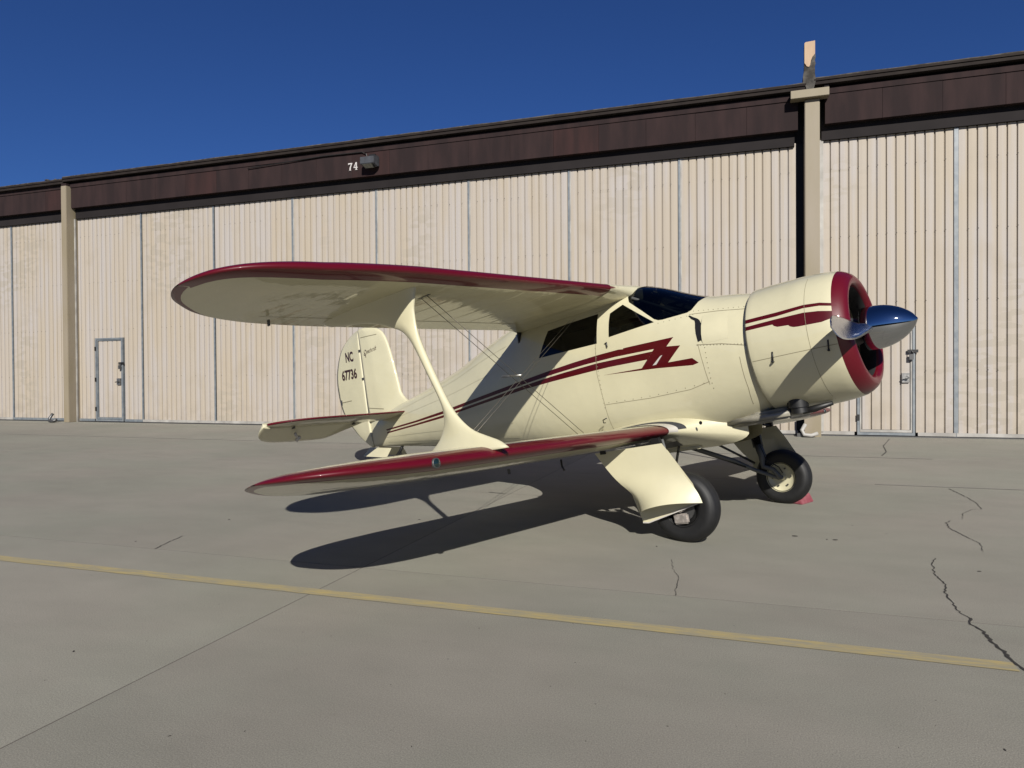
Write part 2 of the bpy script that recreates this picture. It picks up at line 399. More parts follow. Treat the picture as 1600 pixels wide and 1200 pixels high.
def roof_edge(a, b_, z):
    bm = bmesh.new()
    box(bm, a, b_, 18.11 - HY, 18.7 - HY, z - .155, z - .075); box(bm, a, b_, 18.085 - HY, 18.7 - HY, z - .072, z - .018)
    mesh_obj('roof_edge_board', bm, M_roof, hangar)
    # slightly uneven gravel-stop strip on top
    bm = bmesh.new(); n_ = int((b_ - a) / .35); rows = []
    for i in range(n_ + 1):
        x = a + (b_ - a) * i / n_; h = rnd.uniform(-.004, .012)
        rows.append([(x, 18.10 - HY, z - .016), (x, 18.10 - HY, z + .004 + h), (x, 18.45 - HY, z + .012 + h), (x, 18.45 - HY, z - .016)])
    grid(bm, rows, close_v=True, cap=True); mesh_obj('roof_felt', bm, M_torn, hangar)
roof_edge(-34, -22.1, 8.275); roof_edge(-22.1, 1.30, 8.335); roof_edge(1.47, 16.2, 8.42)
hx('roof_slab', M_roof, -34, 16.2, 18.5, 30, 8.02, 8.22)
# debris along the roof line
for i in range(16):
    x = rnd.choice([rnd.uniform(-23.2, -20.0), rnd.uniform(-16, 1), rnd.uniform(2, 6)])
    bm = bmesh.new(); s = rnd.uniform(.02, .05)
    bmesh.ops.create_icosphere(bm, subdivisions=1, radius=s, matrix=Matrix.Translation((x, 18.25 - HY, 8.34 + (.085 if x > 1.6 else 0) + s * .4)) @ Matrix.Diagonal((2.2, 1, .7, 1)))
    mesh_obj('roof_gravel', bm, M_torn, hangar)
bm = bmesh.new(); box(bm, -34, 16.2, 18.40 - HY, 18.425 - HY, .0, .022); box(bm, -34, 16.2, 18.475 - HY, 18.49 - HY, .0, .022)
mesh_obj('door_track', bm, M_steel, hangar)
# posts
def post(x0, x1, y0, ztop, base=True):
    o = empty('post', (0, 0, 0), parent=hangar)
    boxo('post_shaft', M_col, o, x0, x1, y0 - HY, 18.62 - HY, .0, ztop, bevel=.012)
    return o
pr = post(1.268, 1.592, 18.08, 7.93)
boxo('post_foot', M_col, pr, 1.245, 1.61, 18.05 - HY, 18.078 - HY, 0.0, .62)
boxo('corner_trim', M_angle, pr, 1.598, 1.70, 18.44 - HY, 18.62 - HY, .1, 7.05)
boxo('recess_panel', M_dkin, pr, 1.09, 1.266, 18.52 - HY, 18.60 - HY, 0.0, 7.05)  # near-black panel paints the post's shade into the recess
boxo('post_cap', M_col, pr, .955, 1.785, 17.95 - HY, 18.22 - HY, 7.94, 8.125, bevel=.006)
pl = post(-22.15, -21.91, 18.08, 8.03)
boxo('cap_block', M_fascia, pl, -22.14, -21.92, 18.09 - HY, 18.5 - HY, 8.032, 8.11)
boxo('side_trim', M_angle, pl, -21.905, -21.875, 18.36 - HY, 18.41 - HY, 0, 6.95)
boxo('side_trim', M_col, pl, -21.905, -21.89, 18.42 - HY, 18.62 - HY, 0, 6.95)
for x in (1.06, 1.72):
    hx('roof_bracket', M_beam, x - .05 if x < 1.3 else x - .02, x + .05 if x < 1.3 else x + .08, 18.16, 18.24, 8.02, 8.19 + (.08 if x > 1.3 else 0))
# broken stub of the post above the roof
st = empty('roof_stub', (0, 0, 0), parent=hangar)
bm = bmesh.new()
F = [(1.262, 8.78), (1.262, 9.24), (1.285, 9.265), (1.492, 9.275), (1.492, 8.97), (1.46, 8.93), (1.43, 8.90), (1.40, 8.82), (1.385, 8.72), (1.36, 8.68), (1.31, 8.70), (1.29, 8.74)]
a_ = [bm.verts.new((x, 18.06 - HY, z)) for x, z in F]; b2 = [bm.verts.new((x, 18.30 - HY, z)) for x, z in F]
bm.faces.new(a_); bm.faces.new(b2[::-1])
for i in range(len(F)): bm.faces.new((a_[i], a_[(i + 1) % len(F)], b2[(i + 1) % len(F)], b2[i]))
mesh_obj('cladding', bm, M_peach, st)
bm = bmesh.new()
rs = []
for i in range(15):
    t = i / 14; z = 7.95 + t * 1.02
    wl = 1.262 - (.030 if .35 < t < .62 else 0) + rnd.uniform(-.010, .006)
    wr = 1.495 + rnd.uniform(-.010, .012) - (.11 * (1 - t / .35) if t < .35 else 0)
    if t < .3: wl = 1.30 + rnd.uniform(-.01, .01)
    if t > .80: wl = 1.262 + (t - .80) / .2 * .16
    rs.append([(wl, 18.085 - HY, z), ((wl + wr) / 2, 18.075 - HY + rnd.uniform(-.005, .02), z), (wr, 18.085 - HY, z), (wr, 18.32 - HY, z), (wl, 18.32 - HY, z)])
grid(bm, rs, close_v=True, cap=True); mesh_obj('torn_flashing', bm, M_torn, st)
# drain elbows at the foot of the posts
for (x, nm) in ((1.28, 'M'), (-22.5, 'L')):
    bm = bmesh.new()
    pts = [(x - .02, 17.98 - HY, .30), (x - .10, 17.93 - HY, .16), (x - .05, 17.88 - HY, .06), (x + .10, 17.86 - HY, .05), (x + .24, 17.9 - HY, .10)]
    tube(bm, pts, .045, 10); mesh_obj('drain_elbow', bm, M_angle if nm == 'M' else M_steel, hangar, smooth=True)
    bm = bmesh.new(); box(bm, x - .2, x + .02, 17.95 - HY, 18.07 - HY, .0, .09); mesh_obj('base_bracket', bm, M_steel, hangar)
# conduit along the fascia and the number 74
bm = bmesh.new(); tube(bm, [(-14.6, FY - HY - .045, 7.92), (-11.9, FY - HY - .045, 8.015), (-10.62, FY - HY - .045, 8.0), (-10.47, FY - HY - .045, 7.93), (-10.44, FY - HY - .045, 7.80)], .014, 8)
mesh_obj('conduit', bm, M_blackp, hangar)
def poly_prism(name, polys, m, parent, to3, depth):
    bm = bmesh.new()
    for P in polys:
        a = [bm.verts.new(to3(x, z, 0)) for x, z in P]; b3 = [bm.verts.new(to3(x, z, depth)) for x, z in P]
        bm.faces.new(a); bm.faces.new(b3[::-1])
        for i in range(len(P)): bm.faces.new((a[i], a[(i + 1) % len(P)], b3[(i + 1) % len(P)], b3[i]))
    return mesh_obj(name, bm, m, parent)
seven = [[(0, .78), (0, 1), (.62, 1), (.62, .9), (.40, .42), (.36, 0), (.18, 0), (.22, .40), (.44, .84), (.10, .84), (.05, .78)], [(.12, 0), (.42, 0), (.42, .05), (.12, .05)]]
four = [[(.40, 1), (.50, 1), (.50, .28), (.36, .28), (.36, .78), (.10, .36), (.36, .36), (.36, .28), (0, .28), (0, .36)], [(.34, .05), (.52, .05), (.52, .28), (.34, .28)], [(.52, .28), (.64, .28), (.64, .36), (.52, .36)], [(.24, 0), (.62, 0), (.62, .06), (.24, .06)]]
# (the 4 is assembled from simple non-crossing pieces)
four = [[(.36, 0.06), (.54, .06), (.54, 1), (.36, 1)], [(0, .27), (.36, .27), (.36, .37), (0, .37)], [(.54, .27), (.68, .27), (.68, .37), (.54, .37)], [(.0, .37), (.12, .37), (.36, .80), (.36, 1)], [(.26, 0), (.64, 0), (.64, .06), (.26, .06)]]
zs = .225
o74 = empty('house_number', (0, 0, 0), parent=hangar)
poly_prism('digit_seven', seven, M_num, o74, lambda x, z, d: (-11.085 + x * zs * .95, FY - HY - .028 + d, 7.50 + z * zs), .020)
poly_prism('digit_four', four, M_num, o74, lambda x, z, d: (-10.905 + x * zs * .85, FY - HY - .028 + d, 7.51 + z * zs), .020)
# floodlight: a thing of its own
fl = empty('floodlight', (-10.28, FY, 7.38), 'grey box floodlight mounted on the brown fascia beside the number 74', 'floodlight')
bm = bmesh.new()
rows = [[(-.20, -.03, .16), (.22, -.03, .16), (.22, -.03, .42), (-.20, -.03, .42)],
        [(-.20, -.12, .12), (.22, -.12, .12), (.22, -.12, .45), (-.20, -.12, .45)],
        [(-.24, -.34, .18), (.20, -.34, .18), (.20, -.33, .38), (-.24, -.33, .38)]]
grid(bm, rows, close_v=True, cap=True); bmesh.ops.bevel(bm, geom=bm.edges[:], offset=.012, segments=2, affect='EDGES')
mesh_obj('housing', bm, mat('grey_lamp_housing', (.09, .096, .11), .5, var=.3, vscale=9), fl)
bm = bmesh.new(); grid(bm, [[(-.17, -.345, .17), (.14, -.345, .17)], [(-.13, -.20, .085), (.14, -.20, .085)], [(-.12, -.13, .105), (.14, -.13, .105)]])
mesh_obj('lens', bm, mat('lamp_lens', (.30, .31, .26), .25, var=.3, vscale=15), fl)
boxo('bracket', M_blackp, fl, -.10, .10, -.05, -.004, .42, .52)
# unseen dark hangar, added so the chrome spinner has something dark to reflect
ob = empty('added_reflection_hangar', (0, -48, 0), 'unseen long low hangar added behind the camera as a dark reflection for the spinner', 'hangar')
boxo('wall', mat('dark_reflection_wall', (.12, .105, .09), .8), ob, -120, 120, -12, 0, 0, 6.5)
boxo('roof', M_roof, ob, -121, 121, -13, .6, 6.5, 7.4)

# =================================================================== BIPLANE
AZ, ATT = R(-22.057), R(11.006)
WX, WZ = -1.970, -1.617
bf = Vector((math.cos(AZ) * math.cos(ATT), math.sin(AZ) * math.cos(ATT), math.sin(ATT)))
bl = Vector((-math.sin(AZ), math.cos(AZ), 0)); bu = bf.cross(bl)
plane = empty('biplane', (0, 0, 0), 'cream vintage biplane with burgundy leading edges and chrome spinner parked in front of the hangar', 'biplane')
mw = Matrix.Identity(4)
for i in range(3):
    mw[i][0] = bf[i]; mw[i][1] = bl[i]; mw[i][2] = bu[i]
mw[0][3], mw[1][3], mw[2][3] = -.102, 7.615, 0
plane.matrix_world = mw
OFF = Vector((-WX, 0, -WZ))           # body coordinates (spinner tip = origin) -> empty-local
def po(name, bm, m, parent=None, smooth=True, angle=None, recalc=True):
    if parent is None or parent is plane:
        bmesh.ops.translate(bm, verts=bm.verts[:], vec=OFF); par = plane
    else:
        bmesh.ops.translate(bm, verts=bm.verts[:], vec=OFF); par = parent
    return mesh_obj(name, bm, m, par, smooth=smooth, angle=angle, recalc=recalc)

ST = [(-1.22, .560, -.560, .560, 0, 2.0, 2.0), (-1.30, .585, -.590, .575, 0, 2.0, 2.0), (-1.5, .635, -.650, .592, 0, 2.0, 2.1), (-1.8, .695, -.705, .600, 0, 2.1, 2.3),
(-2.05, .800, -.725, .600, 0, 2.15, 2.5), (-2.3, .925, -.73, .600, 0, 2.25, 2.7), (-2.5, 1.00, -.73, .600, 0, 2.35, 2.8), (-2.8, 1.065, -.725, .600, 0, 2.5, 2.8),
(-3.2, 1.095, -.70, .595, 0, 2.6, 2.8), (-3.7, 1.085, -.66, .575, 0, 2.6, 2.7), (-4.2, 1.04, -.59, .530, .01, 2.5, 2.6), (-4.8, .91, -.50, .455, .03, 2.3, 2.5),
(-5.5, .70, -.40, .355, .05, 2.1, 2.3), (-6.2, .555, -.30, .250, .07, 2.0, 2.2), (-6.8, .45, -.215, .160, .08, 2.0, 2.1), (-7.3, .38, -.155, .085, .09, 2.0, 2.0), (-7.64, .34, -.115, .030, .1, 2.0, 2.0)]
def stat(x):
    n = len(ST)
    if x >= ST[0][0]: return list(ST[0][1:])
    if x <= ST[-1][0]: return list(ST[-1][1:])
    i = 0
    while not (ST[i + 1][0] <= x <= ST[i][0]): i += 1
    p0 = ST[max(i - 1, 0)]; p1 = ST[i]; p2 = ST[i + 1]; p3 = ST[min(i + 2, n - 1)]
    h = p2[0] - p1[0]; t = (x - p1[0]) / h; o = []
    for k in range(1, 7):
        m1 = (p2[k] - p0[k]) / (p2[0] - p0[0]); m2 = (p3[k] - p1[k]) / (p3[0] - p1[0])
        o.append((2 * t**3 - 3 * t * t + 1) * p1[k] + (t**3 - 2 * t * t + t) * h * m1 + (-2 * t**3 + 3 * t * t) * p2[k] + (t**3 - t * t) * h * m2)
    return o
def halfw(x, z):
    zt, zb, w_, zc, n1, n2 = stat(x)
    if z >= zc: r = (z - zc) / (zt - zc); n_ = n1
    else: r = (zc - z) / (zc - zb); n_ = n2
    return w_ * (1 - r**n_) ** (1 / n_) if r < 1 else 0.0
def fus_pt(x, th, off=0.0):
    """th from -90 (belly) over 0 (starboard side, y<0) to 90 (top) and on to 270"""
    zt, zb, w_, zc, n1, n2 = stat(x)
    s, c = math.sin(th), math.cos(th)
    h = (zt - zc) if s >= 0 else (zc - zb); n_ = n1 if s >= 0 else n2
    y = -w_ * math.copysign(abs(c) ** (2 / n_), c); z = zc + h * math.copysign(abs(s) ** (2 / n_), s)
    return Vector((x, y, z))
bmf = bmesh.new()
xs = []
x = -1.22
while x > -7.64: xs.append(x); x -= (.035 if x > -4.3 else .06)
xs.append(-7.64)
NT = 112
rows = [[fus_pt(x, 2 * math.pi * k / NT) for k in range(NT)] for x in xs]
grid(bmf, rows, close_v=True); bmf.normal_update()
bmesh.ops.recalc_face_normals(bmf, faces=bmf.faces)
# ---- cut outlines (side view polygons in x,z) into the skin
def inside(P, x, z):
    c = False; j = len(P) - 1
    for i in range(len(P)):
        if (P[i][1] > z) != (P[j][1] > z) and x < (P[j][0] - P[i][0]) * (z - P[i][1]) / (P[j][1] - P[i][1]) + P[i][0]: c = not c
        j = i
    return c
def cut(bm, P, side=0, margin=.03):
    x0 = min(p[0] for p in P) - margin; x1 = max(p[0] for p in P) + margin; z0 = min(p[1] for p in P) - margin; z1 = max(p[1] for p in P) + margin
    def near():
        r = []
        for f in bm.faces:
            c = f.calc_center_median()
            if x0 <= c.x <= x1 and z0 <= c.z <= z1 and (side == 0 or c.y * side > 0): r.append(f)
        return r
    for i in range(len(P)):
        a, b_ = P[i], P[(i + 1) % len(P)]
        dx, dz = b_[0] - a[0], b_[1] - a[1]
        if abs(dx) + abs(dz) < 1e-6: continue
        ln = math.hypot(dx, dz)
        # limit to the neighbourhood of this edge
        fs = []
        for f in near():
            c = f.calc_center_median(); t = ((c.x - a[0]) * dx + (c.z - a[1]) * dz) / ln
            d = abs((c.x - a[0]) * dz - (c.z - a[1]) * dx) / ln
            if -.06 < t < ln + .06 and d < .07: fs.append(f)
        es = {e for f in fs for e in f.edges}; vs = {v for f in fs for v in f.verts}
        bmesh.ops.bisect_plane(bm, geom=list(fs) + list(es) + list(vs), dist=1e-5, plane_co=(a[0], 0, a[1]), plane_no=(dz / ln, 0, -dx / ln))
    return [f for f in near() if inside(P, f.calc_center_median().x, f.calc_center_median().z)]
WIN_R = [(-3.772, .448), (-3.626, .742), (-3.347, .752), (-2.914, .762), (-2.937, .43)]
WIN_F = [(-2.781, .464), (-2.774, .62), (-2.762, .726), (-2.618, .791), (-2.244, .498)]
WSH = [(-2.155, .503), (-1.991, .510), (-1.905, .515), (-1.865, .535), (-1.842, .58), (-1.828, .62), (-1.80, .66), (-1.775, .72), (-1.775, 1.3), (-2.47, 1.3), (-2.47, 1.0), (-2.528, .965), (-2.572, .91),
       (-2.578, .87), (-2.549, .80), (-2.386, .658), (-2.245, .530), (-2.20, .508)]
def pane(name, faces, push=-.004):
    """take the faces out of the skin and make them a glass pane of their own"""
    b2 = bmesh.new(); vm = {}
    for f in faces:
        vs = []
        for v in f.verts:
            if v not in vm: vm[v] = b2.verts.new(v.co + v.normal * push)
            vs.append(vm[v])
        try: b2.faces.new(vs)
        except ValueError: pass
    bmesh.ops.delete(bmf, geom=faces, context='FACES')
    return b2
panes = []
for s in (-1, 1):
    for P in (WIN_R, WIN_F):
        panes.append(('side_window', pane('side_window', cut(bmf, P, s))))
fs = cut(bmf, WSH, 0)
# centre strip stays as a frame
es = {e for f in fs for e in f.edges}; vs = {v for f in fs for v in f.verts}
for yy in (-.022, .022):
    fs = [f for f in bmf.faces if inside(WSH, f.calc_center_median().x, f.calc_center_median().z)]
    es = {e for f in fs for e in f.edges}; vs = {v for f in fs for v in f.verts}
    bmesh.ops.bisect_plane(bmf, geom=fs + list(es) + list(vs), dist=1e-5, plane_co=(0, yy, 0), plane_no=(0, 1, 0))
for s in (-1, 1):
    fs = [f for f in bmf.faces if inside(WSH, f.calc_center_median().x, f.calc_center_median().z) and f.calc_center_median().y * s > .022]
    panes.append(('windshield', pane('windshield', fs)))
# paint stripes cut flush into the skin, both sides
TOPU = [(-7.219, .100), (-6.382, .112), (-5.739, .139), (-4.752, .201), (-4.033, .246), (-3.696, .268), (-3.281, .292), (-2.921, .304), (-2.573, .306), (-2.038, .292)]
BOTU = [(-7.189, .076), (-6.388, .085), (-5.747, .101), (-4.752, .155), (-4.042, .197), (-3.558, .222), (-3.124, .236), (-2.731, .237), (-2.261, .218)]
TOPL = [(-7.193, .057), (-6.392, .067), (-5.751, .082), (-4.752, .135), (-4.045, .180), (-3.784, .193), (-3.418, .208), (-2.965, .218), (-2.285, .198)]
BOTL = [(-7.202, .034), (-6.399, .041), (-5.759, .050), (-4.752, .100), (-4.052, .136), (-3.573, .143), (-3.076, .146), (-2.823, .146), (-2.355, .127)]
ST_U = TOPU + [(-2.136, .212), (-2.258, .047 + .02), (-2.40, .053), (-2.433, .052)] + []
S1 = TOPU[:-1] + [(-2.038, .292), (-2.136, .200), (-2.261, .218)] + BOTU[::-1][1:]
S2 = TOPL + [(-2.355, .127)] + BOTL[::-1][1:]
S3 = [(-2.038, .292), (-2.265, .218), (-2.355, .127), (-2.433, .052), (-2.914, .075), (-2.263, .017), (-1.871, -.032), (-1.805, -.021), (-1.864, .038), (-2.127, .050), (-1.972, .190), (-2.130, .214)]
SLIT = [(-2.305, .055), (-2.262, .055), (-2.178, .138), (-2.205, .132)]
for s in (-1, 1):
    for P in (S1, S2, S3):
        for f in cut(bmf, P, s, margin=.02): f.material_index = 1
    for f in cut(bmf, SLIT, s, margin=.02): f.material_index = 2
fus = po('fuselage', bmf, [M_cream, M_stripe, M_white], recalc=False)
for nm, b2 in panes: po(nm, b2, M_glass, recalc=True)
# pane borders (dark rubber edge)
def surf_strip(name, pts, wd, m, side=-1, off=.0012, step=.03, parent=None, fn=halfw):
    """thin strip following the skin; pts in (x, z)"""
    Q = []
    for a, b_ in zip(pts[:-1], pts[1:]):
        n_ = max(1, int(math.dist(a, b_) / step))
        for i in range(n_): Q.append((a[0] + (b_[0] - a[0]) * i / n_, a[1] + (b_[1] - a[1]) * i / n_))
    Q.append(pts[-1]); bm = bmesh.new(); rows = []
    for i, p in enumerate(Q):
        q0 = Q[max(i - 1, 0)]; q1 = Q[min(i + 1, len(Q) - 1)]; dx, dz = q1[0] - q0[0], q1[1] - q0[1]; l_ = math.hypot(dx, dz) or 1
        nx, nz = -dz / l_ * wd / 2, dx / l_ * wd / 2
        rows.append([(p[0] + nx, side * (fn(p[0] + nx, p[1] + nz) + off), p[1] + nz), (p[0] - nx, side * (fn(p[0] - nx, p[1] - nz) + off), p[1] - nz)])
    grid(bm, rows); return po(name, bm, m, parent or plane)
for s in (-1, 1):
    surf_strip('panel_seam', [(-2.955, .43), (-2.985, .11), (-2.958, -.20), (-2.95, -.55)], .005, M_line, s)
    surf_strip('panel_seam', [(-2.958, -.24), (-2.4, -.265), (-1.95, -.26), (-1.74, -.22)], .005, M_line, s)
    surf_strip('panel_seam', [(-1.785, .16), (-1.765, -.02), (-1.745, -.25)], .005, M_line, s)
    surf_strip('panel_seam', [(-1.80, .155), (-1.55, .11), (-1.31, .04)], .007, M_line, s)
    surf_strip('panel_seam', [(-1.88, .49), (-1.6, .455), (-1.30, .40)], .006, M_line, s)
    surf_strip('panel_seam', [(-1.40, -.05), (-1.41, -.35), (-1.44, -.5)], .005, M_line, s)
    surf_strip('panel_seam', [(-2.955, .78), (-2.79, .80), (-2.64, .90), (-2.56, 1.0)], .004, M_line, s)
    # rivets
    bm = bmesh.new()
    def rivet(x, z):
        y = s * (halfw(x, z) + .0015)
        bmesh.ops.create_circle(bm, cap_ends=True, segments=6, radius=.0055, matrix=Matrix.Translation((x, y, z)) @ Matrix.Rotation(R(90), 4, 'X'))
    for i in range(15): rivet(-1.33 - i * .033, .058 + i * .0065)
    for i in range(12): rivet(-2.90 + i * .1, -.225 - .02 * math.sin(i / 11 * 3.1))
    for i in range(9): rivet(-1.72, .11 - i * .05)
    for i in range(14): rivet(-2.975 + .012, .38 - i * .05)
    for i in range(12): rivet(-1.34 - i * .05, .43 + i * .0085)
    for i in range(7): rivet(-2.2 + i * .06, .475)
    o = po('rivet_row', bm, M_rivet, smooth=False); tag(o, kind='stuff')
# fabric stringer tapes along the rear fuselage
for s in (-1, 1):
    for fz in (-.72, -.40, .45, .72):
        P = []
        for i in range(17):
            x = -4.35 - i * .18; zt, zb, w_, zc, n1, n2 = stat(x)
            P.append((x, zc + fz * ((zt - zc) if fz > 0 else (zc - zb))))
        surf_strip('stringer_tape', P, .016, M_cream, s, off=.0035, step=.08)
# cowl-side cooling vent
for s in (-1, 1):
    bm = bmesh.new()
    L_ = [(-1.885, .474, -1.872, .478), (-1.85, .432, -1.83, .448), (-1.815, .408, -1.79, .425), (-1.808, .38, -1.765, .402), (-1.806, .33, -1.744, .36), (-1.800, .27, -1.736, .28), (-1.790, .22, -1.730, .22), (-1.782, .180, -1.735, .192)]
    rows = [[(a + (c - a) * k / 4, s * (halfw(a + (c - a) * k / 4, b_ + (d - b_) * k / 4) + .003), b_ + (d - b_) * k / 4) for k in range(5)] for a, b_, c, d in L_]
    grid(bm, rows); po('cooling_vent', bm, M_blackp, smooth=False)
    # bulged skin lip ahead of the vent
    bm = bmesh.new(); rows = []
    for z, b_ in ((.44, .0), (.40, .012), (.33, .022), (.25, .022), (.19, .012), (.15, 0)):
        rows.append([(x, s * (halfw(x, z) + .001 + b_ * k), z) for x, k in ((-1.735, 1.0), (-1.68, .9), (-1.58, .5), (-1.48, 0))])
    grid(bm, rows); po('vent_lip', bm, M_cream)
# cabin interior
cab = empty('cabin', (0, 0, 0), parent=plane)
def bo(name, m, parent, x0, x1, y0, y1, z0, z1, bevel=.0):
    bm = bmesh.new(); box(bm, x0, x1, y0, y1, z0, z1)
    if bevel: bmesh.ops.bevel(bm, geom=bm.edges[:], offset=bevel, segments=3, affect='EDGES')
    return po(name, bm, m, parent, smooth=bool(bevel), angle=50)
bo('cabin_floor', M_dkin, cab, -4.1, -1.9, -.45, .45, -.30, -.26)
bo('rear_bulkhead', M_dkin, cab, -4.12, -4.09, -.45, .45, -.26, .88)
bo('instrument_panel', M_dkin, cab, -2.02, -1.98, -.42, .42, .05, .53)
bo('headliner', M_dkin, cab, -4.1, -2.62, -.30, .30, .86, .90)
bo('coaming', M_grey, cab, -2.10, -1.975, -.40, .40, .50, .53, .01)
for y in (-.26, .26):
    bo('seat_back', M_grey, cab, -2.98, -2.85, y - .19, y + .19, .0, .62, .04)
    bo('seat_cushion', M_grey, cab, -2.84, -2.45, y - .2, y + .2, -.02, .10, .04)
bo('rear_seat', M_grey, cab, -3.95, -3.8, -.42, .42, .0, .55, .04)
bm = bmesh.new(); tube(bm, [(-2.52, -.40, .84), (-2.25, -.30, .68), (-2.05, -.28, .55)], .016, 8); tube(bm, [(-2.52, .40, .84), (-2.25, .30, .68), (-2.05, .28, .55)], .016, 8)
tube(bm, [(-2.25, -.30, .68), (-2.25, .30, .68)], .014, 8)
po('cabin_frame_tube', bm, M_grey, cab)
bm = bmesh.new(); 
rows = [[(x, s_ * (halfw(x, z) - .012), z) for z in [ -.2 + .05 * i for i in range(12)]] for x in [-4.08 + .1 * i for i in range(22)] for s_ in (-1,)]
grid(bm, rows); po('side_lining', bm, M_dkin, cab)
bm = bmesh.new()
rows = [[(x, (halfw(x, z) - .012), z) for z in [ -.2 + .05 * i for i in range(12)]] for x in [-4.08 + .1 * i for i in range(22)]]
grid(bm, rows); po('side_lining', bm, M_dkin, cab)

# ---------------------------------------------------------------- cowling
prof = [(-.62, .47), (-.53, .425), (-.47, .422), (-.448, .430), (-.428, .446), (-.420, .472), (-.428, .503), (-.452, .535), (-.490, .562), (-.531, .582), (-.60, .598), (-.72, .612), (-.85, .620), (-1.0, .623), (-1.15, .624), (-1.285, .622),
        (-1.300, .618), (-1.290, .610), (-1.1, .608), (-.8, .60), (-.62, .55)]
NSEG = 120
bmc = bmesh.new()
NIN = 3
prof2 = []
for a, b_ in zip(prof[:-1], prof[1:]):
    n_ = max(1, int(math.dist(a, b_) / .045))
    for i in range(n_): prof2.append((a[0] + (b_[0] - a[0]) * i / n_, a[1] + (b_[1] - a[1]) * i / n_))
prof2.append(prof[-1])
lathe_x(bmc, prof2, NSEG, matfn=lambda i, j: 3 if i < NIN else (1 if prof2[i][0] > -.5305 and i < len(prof2) * .55 else 0))
bmesh.ops.recalc_face_normals(bmc, faces=bmc.faces)
CS1 = [(-1.30, .238), (-1.0, .236), (-.764, .250), (-.628, .238), (-.529, .212), (-.529, .238), (-.623, .266), (-.758, .281), (-.999, .274), (-1.30, .275)]
CS2 = [(-1.30, .170), (-1.039, .168), (-1.027, .152), (-.997, .136), (-.90, .128), (-.885, .112), (-.858, .100), (-.82, .095), (-.622, .088), (-.529, .105), (-.529, .166), (-.637, .192), (-.763, .209), (-1.011, .211), (-1.30, .207)]
for s in (-1, 1):
    for P in (CS1, CS2):
        for f in cut(bmc, P, s, margin=.02):
            if f.calc_center_median().x < -.53 and Vector((0, f.calc_center_median().y, f.calc_center_median().z)).length > .575: f.material_index = 2
cowl = po('cowling', bmc, [M_cream, M_red, M_stripe, M_dkin], recalc=False)
def cowl_r(x, z):
    pts = prof[9:16]; r = pts[-1][1]
    for a, b_ in zip(pts[:-1], pts[1:]):
        if b_[0] <= x <= a[0]: r = a[1] + (b_[1] - a[1]) * (x - a[0]) / (b_[0] - a[0])
    return math.sqrt(max(r * r - z * z, 0))
for s in (-1, 1):
    surf_strip('cowl_seam', [(-.535, -.125), (-.8, -.125), (-1.28, -.125)], .005, M_line, s, fn=cowl_r, parent=cowl)
    surf_strip('cowl_seam', [(-.75, .60), (-.75, .3), (-.75, 0), (-.75, -.3), (-.75, -.58)], .0035, M_line, s, fn=cowl_r, parent=cowl)
    for x in (-.60, -1.08):
        bm = bmesh.new(); y = s * (cowl_r(x, -.12) + .008)
        tube(bm, [(x, y, -.075), (x - .005, y, -.12), (x - .01, y, -.160)], .007, 8); tube(bm, [(x - .01, y - s * .01, -.165), (x - .01, y + s * .010, -.165)], .010, 8)
        po('cowl_latch', bm, M_blackp, cowl)
# engine
M_cyl = mat('finned_alloy', (0.34, 0.33, 0.31), .5, metal=.3)
eng = empty('radial_engine', (0, 0, 0), parent=plane)
bm = bmesh.new(); lathe_x(bm, [(-1.15, .0), (-1.15, .60), (-1.14, .60), (-1.14, 0)], 48); po('firewall', bm, M_dkin, eng)
bm = bmesh.new(); lathe_x(bm, [(-.42, .0), (-.42, .07), (-.47, .11), (-.56, .15), (-.62, .19), (-.95, .21), (-.95, 0)], 32)
po('crankcase', bm, mat('engine_grey', (.10, .105, .11), .45, metal=.3), eng, angle=40)
for k in range(9):
    a = 2 * math.pi * k / 9 + .15; d = Vector((0, math.cos(a), math.sin(a))); bm = bmesh.new()
    pts = []; rr = []
    for i in range(23):
        r_ = .20 + i * .0165; pts.append(Vector((-.78, 0, 0)) + d * r_); rr.append(.085 if i % 2 else .066)
    tube(bm, pts, rr, 14); po('cylinder', bm, M_cyl, eng, smooth=False)
    bm = bmesh.new()
    t_ = Vector((0, -d.z, d.y))
    for q in (-.05, .05): tube(bm, [Vector((-.60, 0, 0)) + d * .17 + t_ * q, Vector((-.66, 0, 0)) + d * .50 + t_ * q], .010, 6)
    po('pushrod', bm, M_alu, eng)
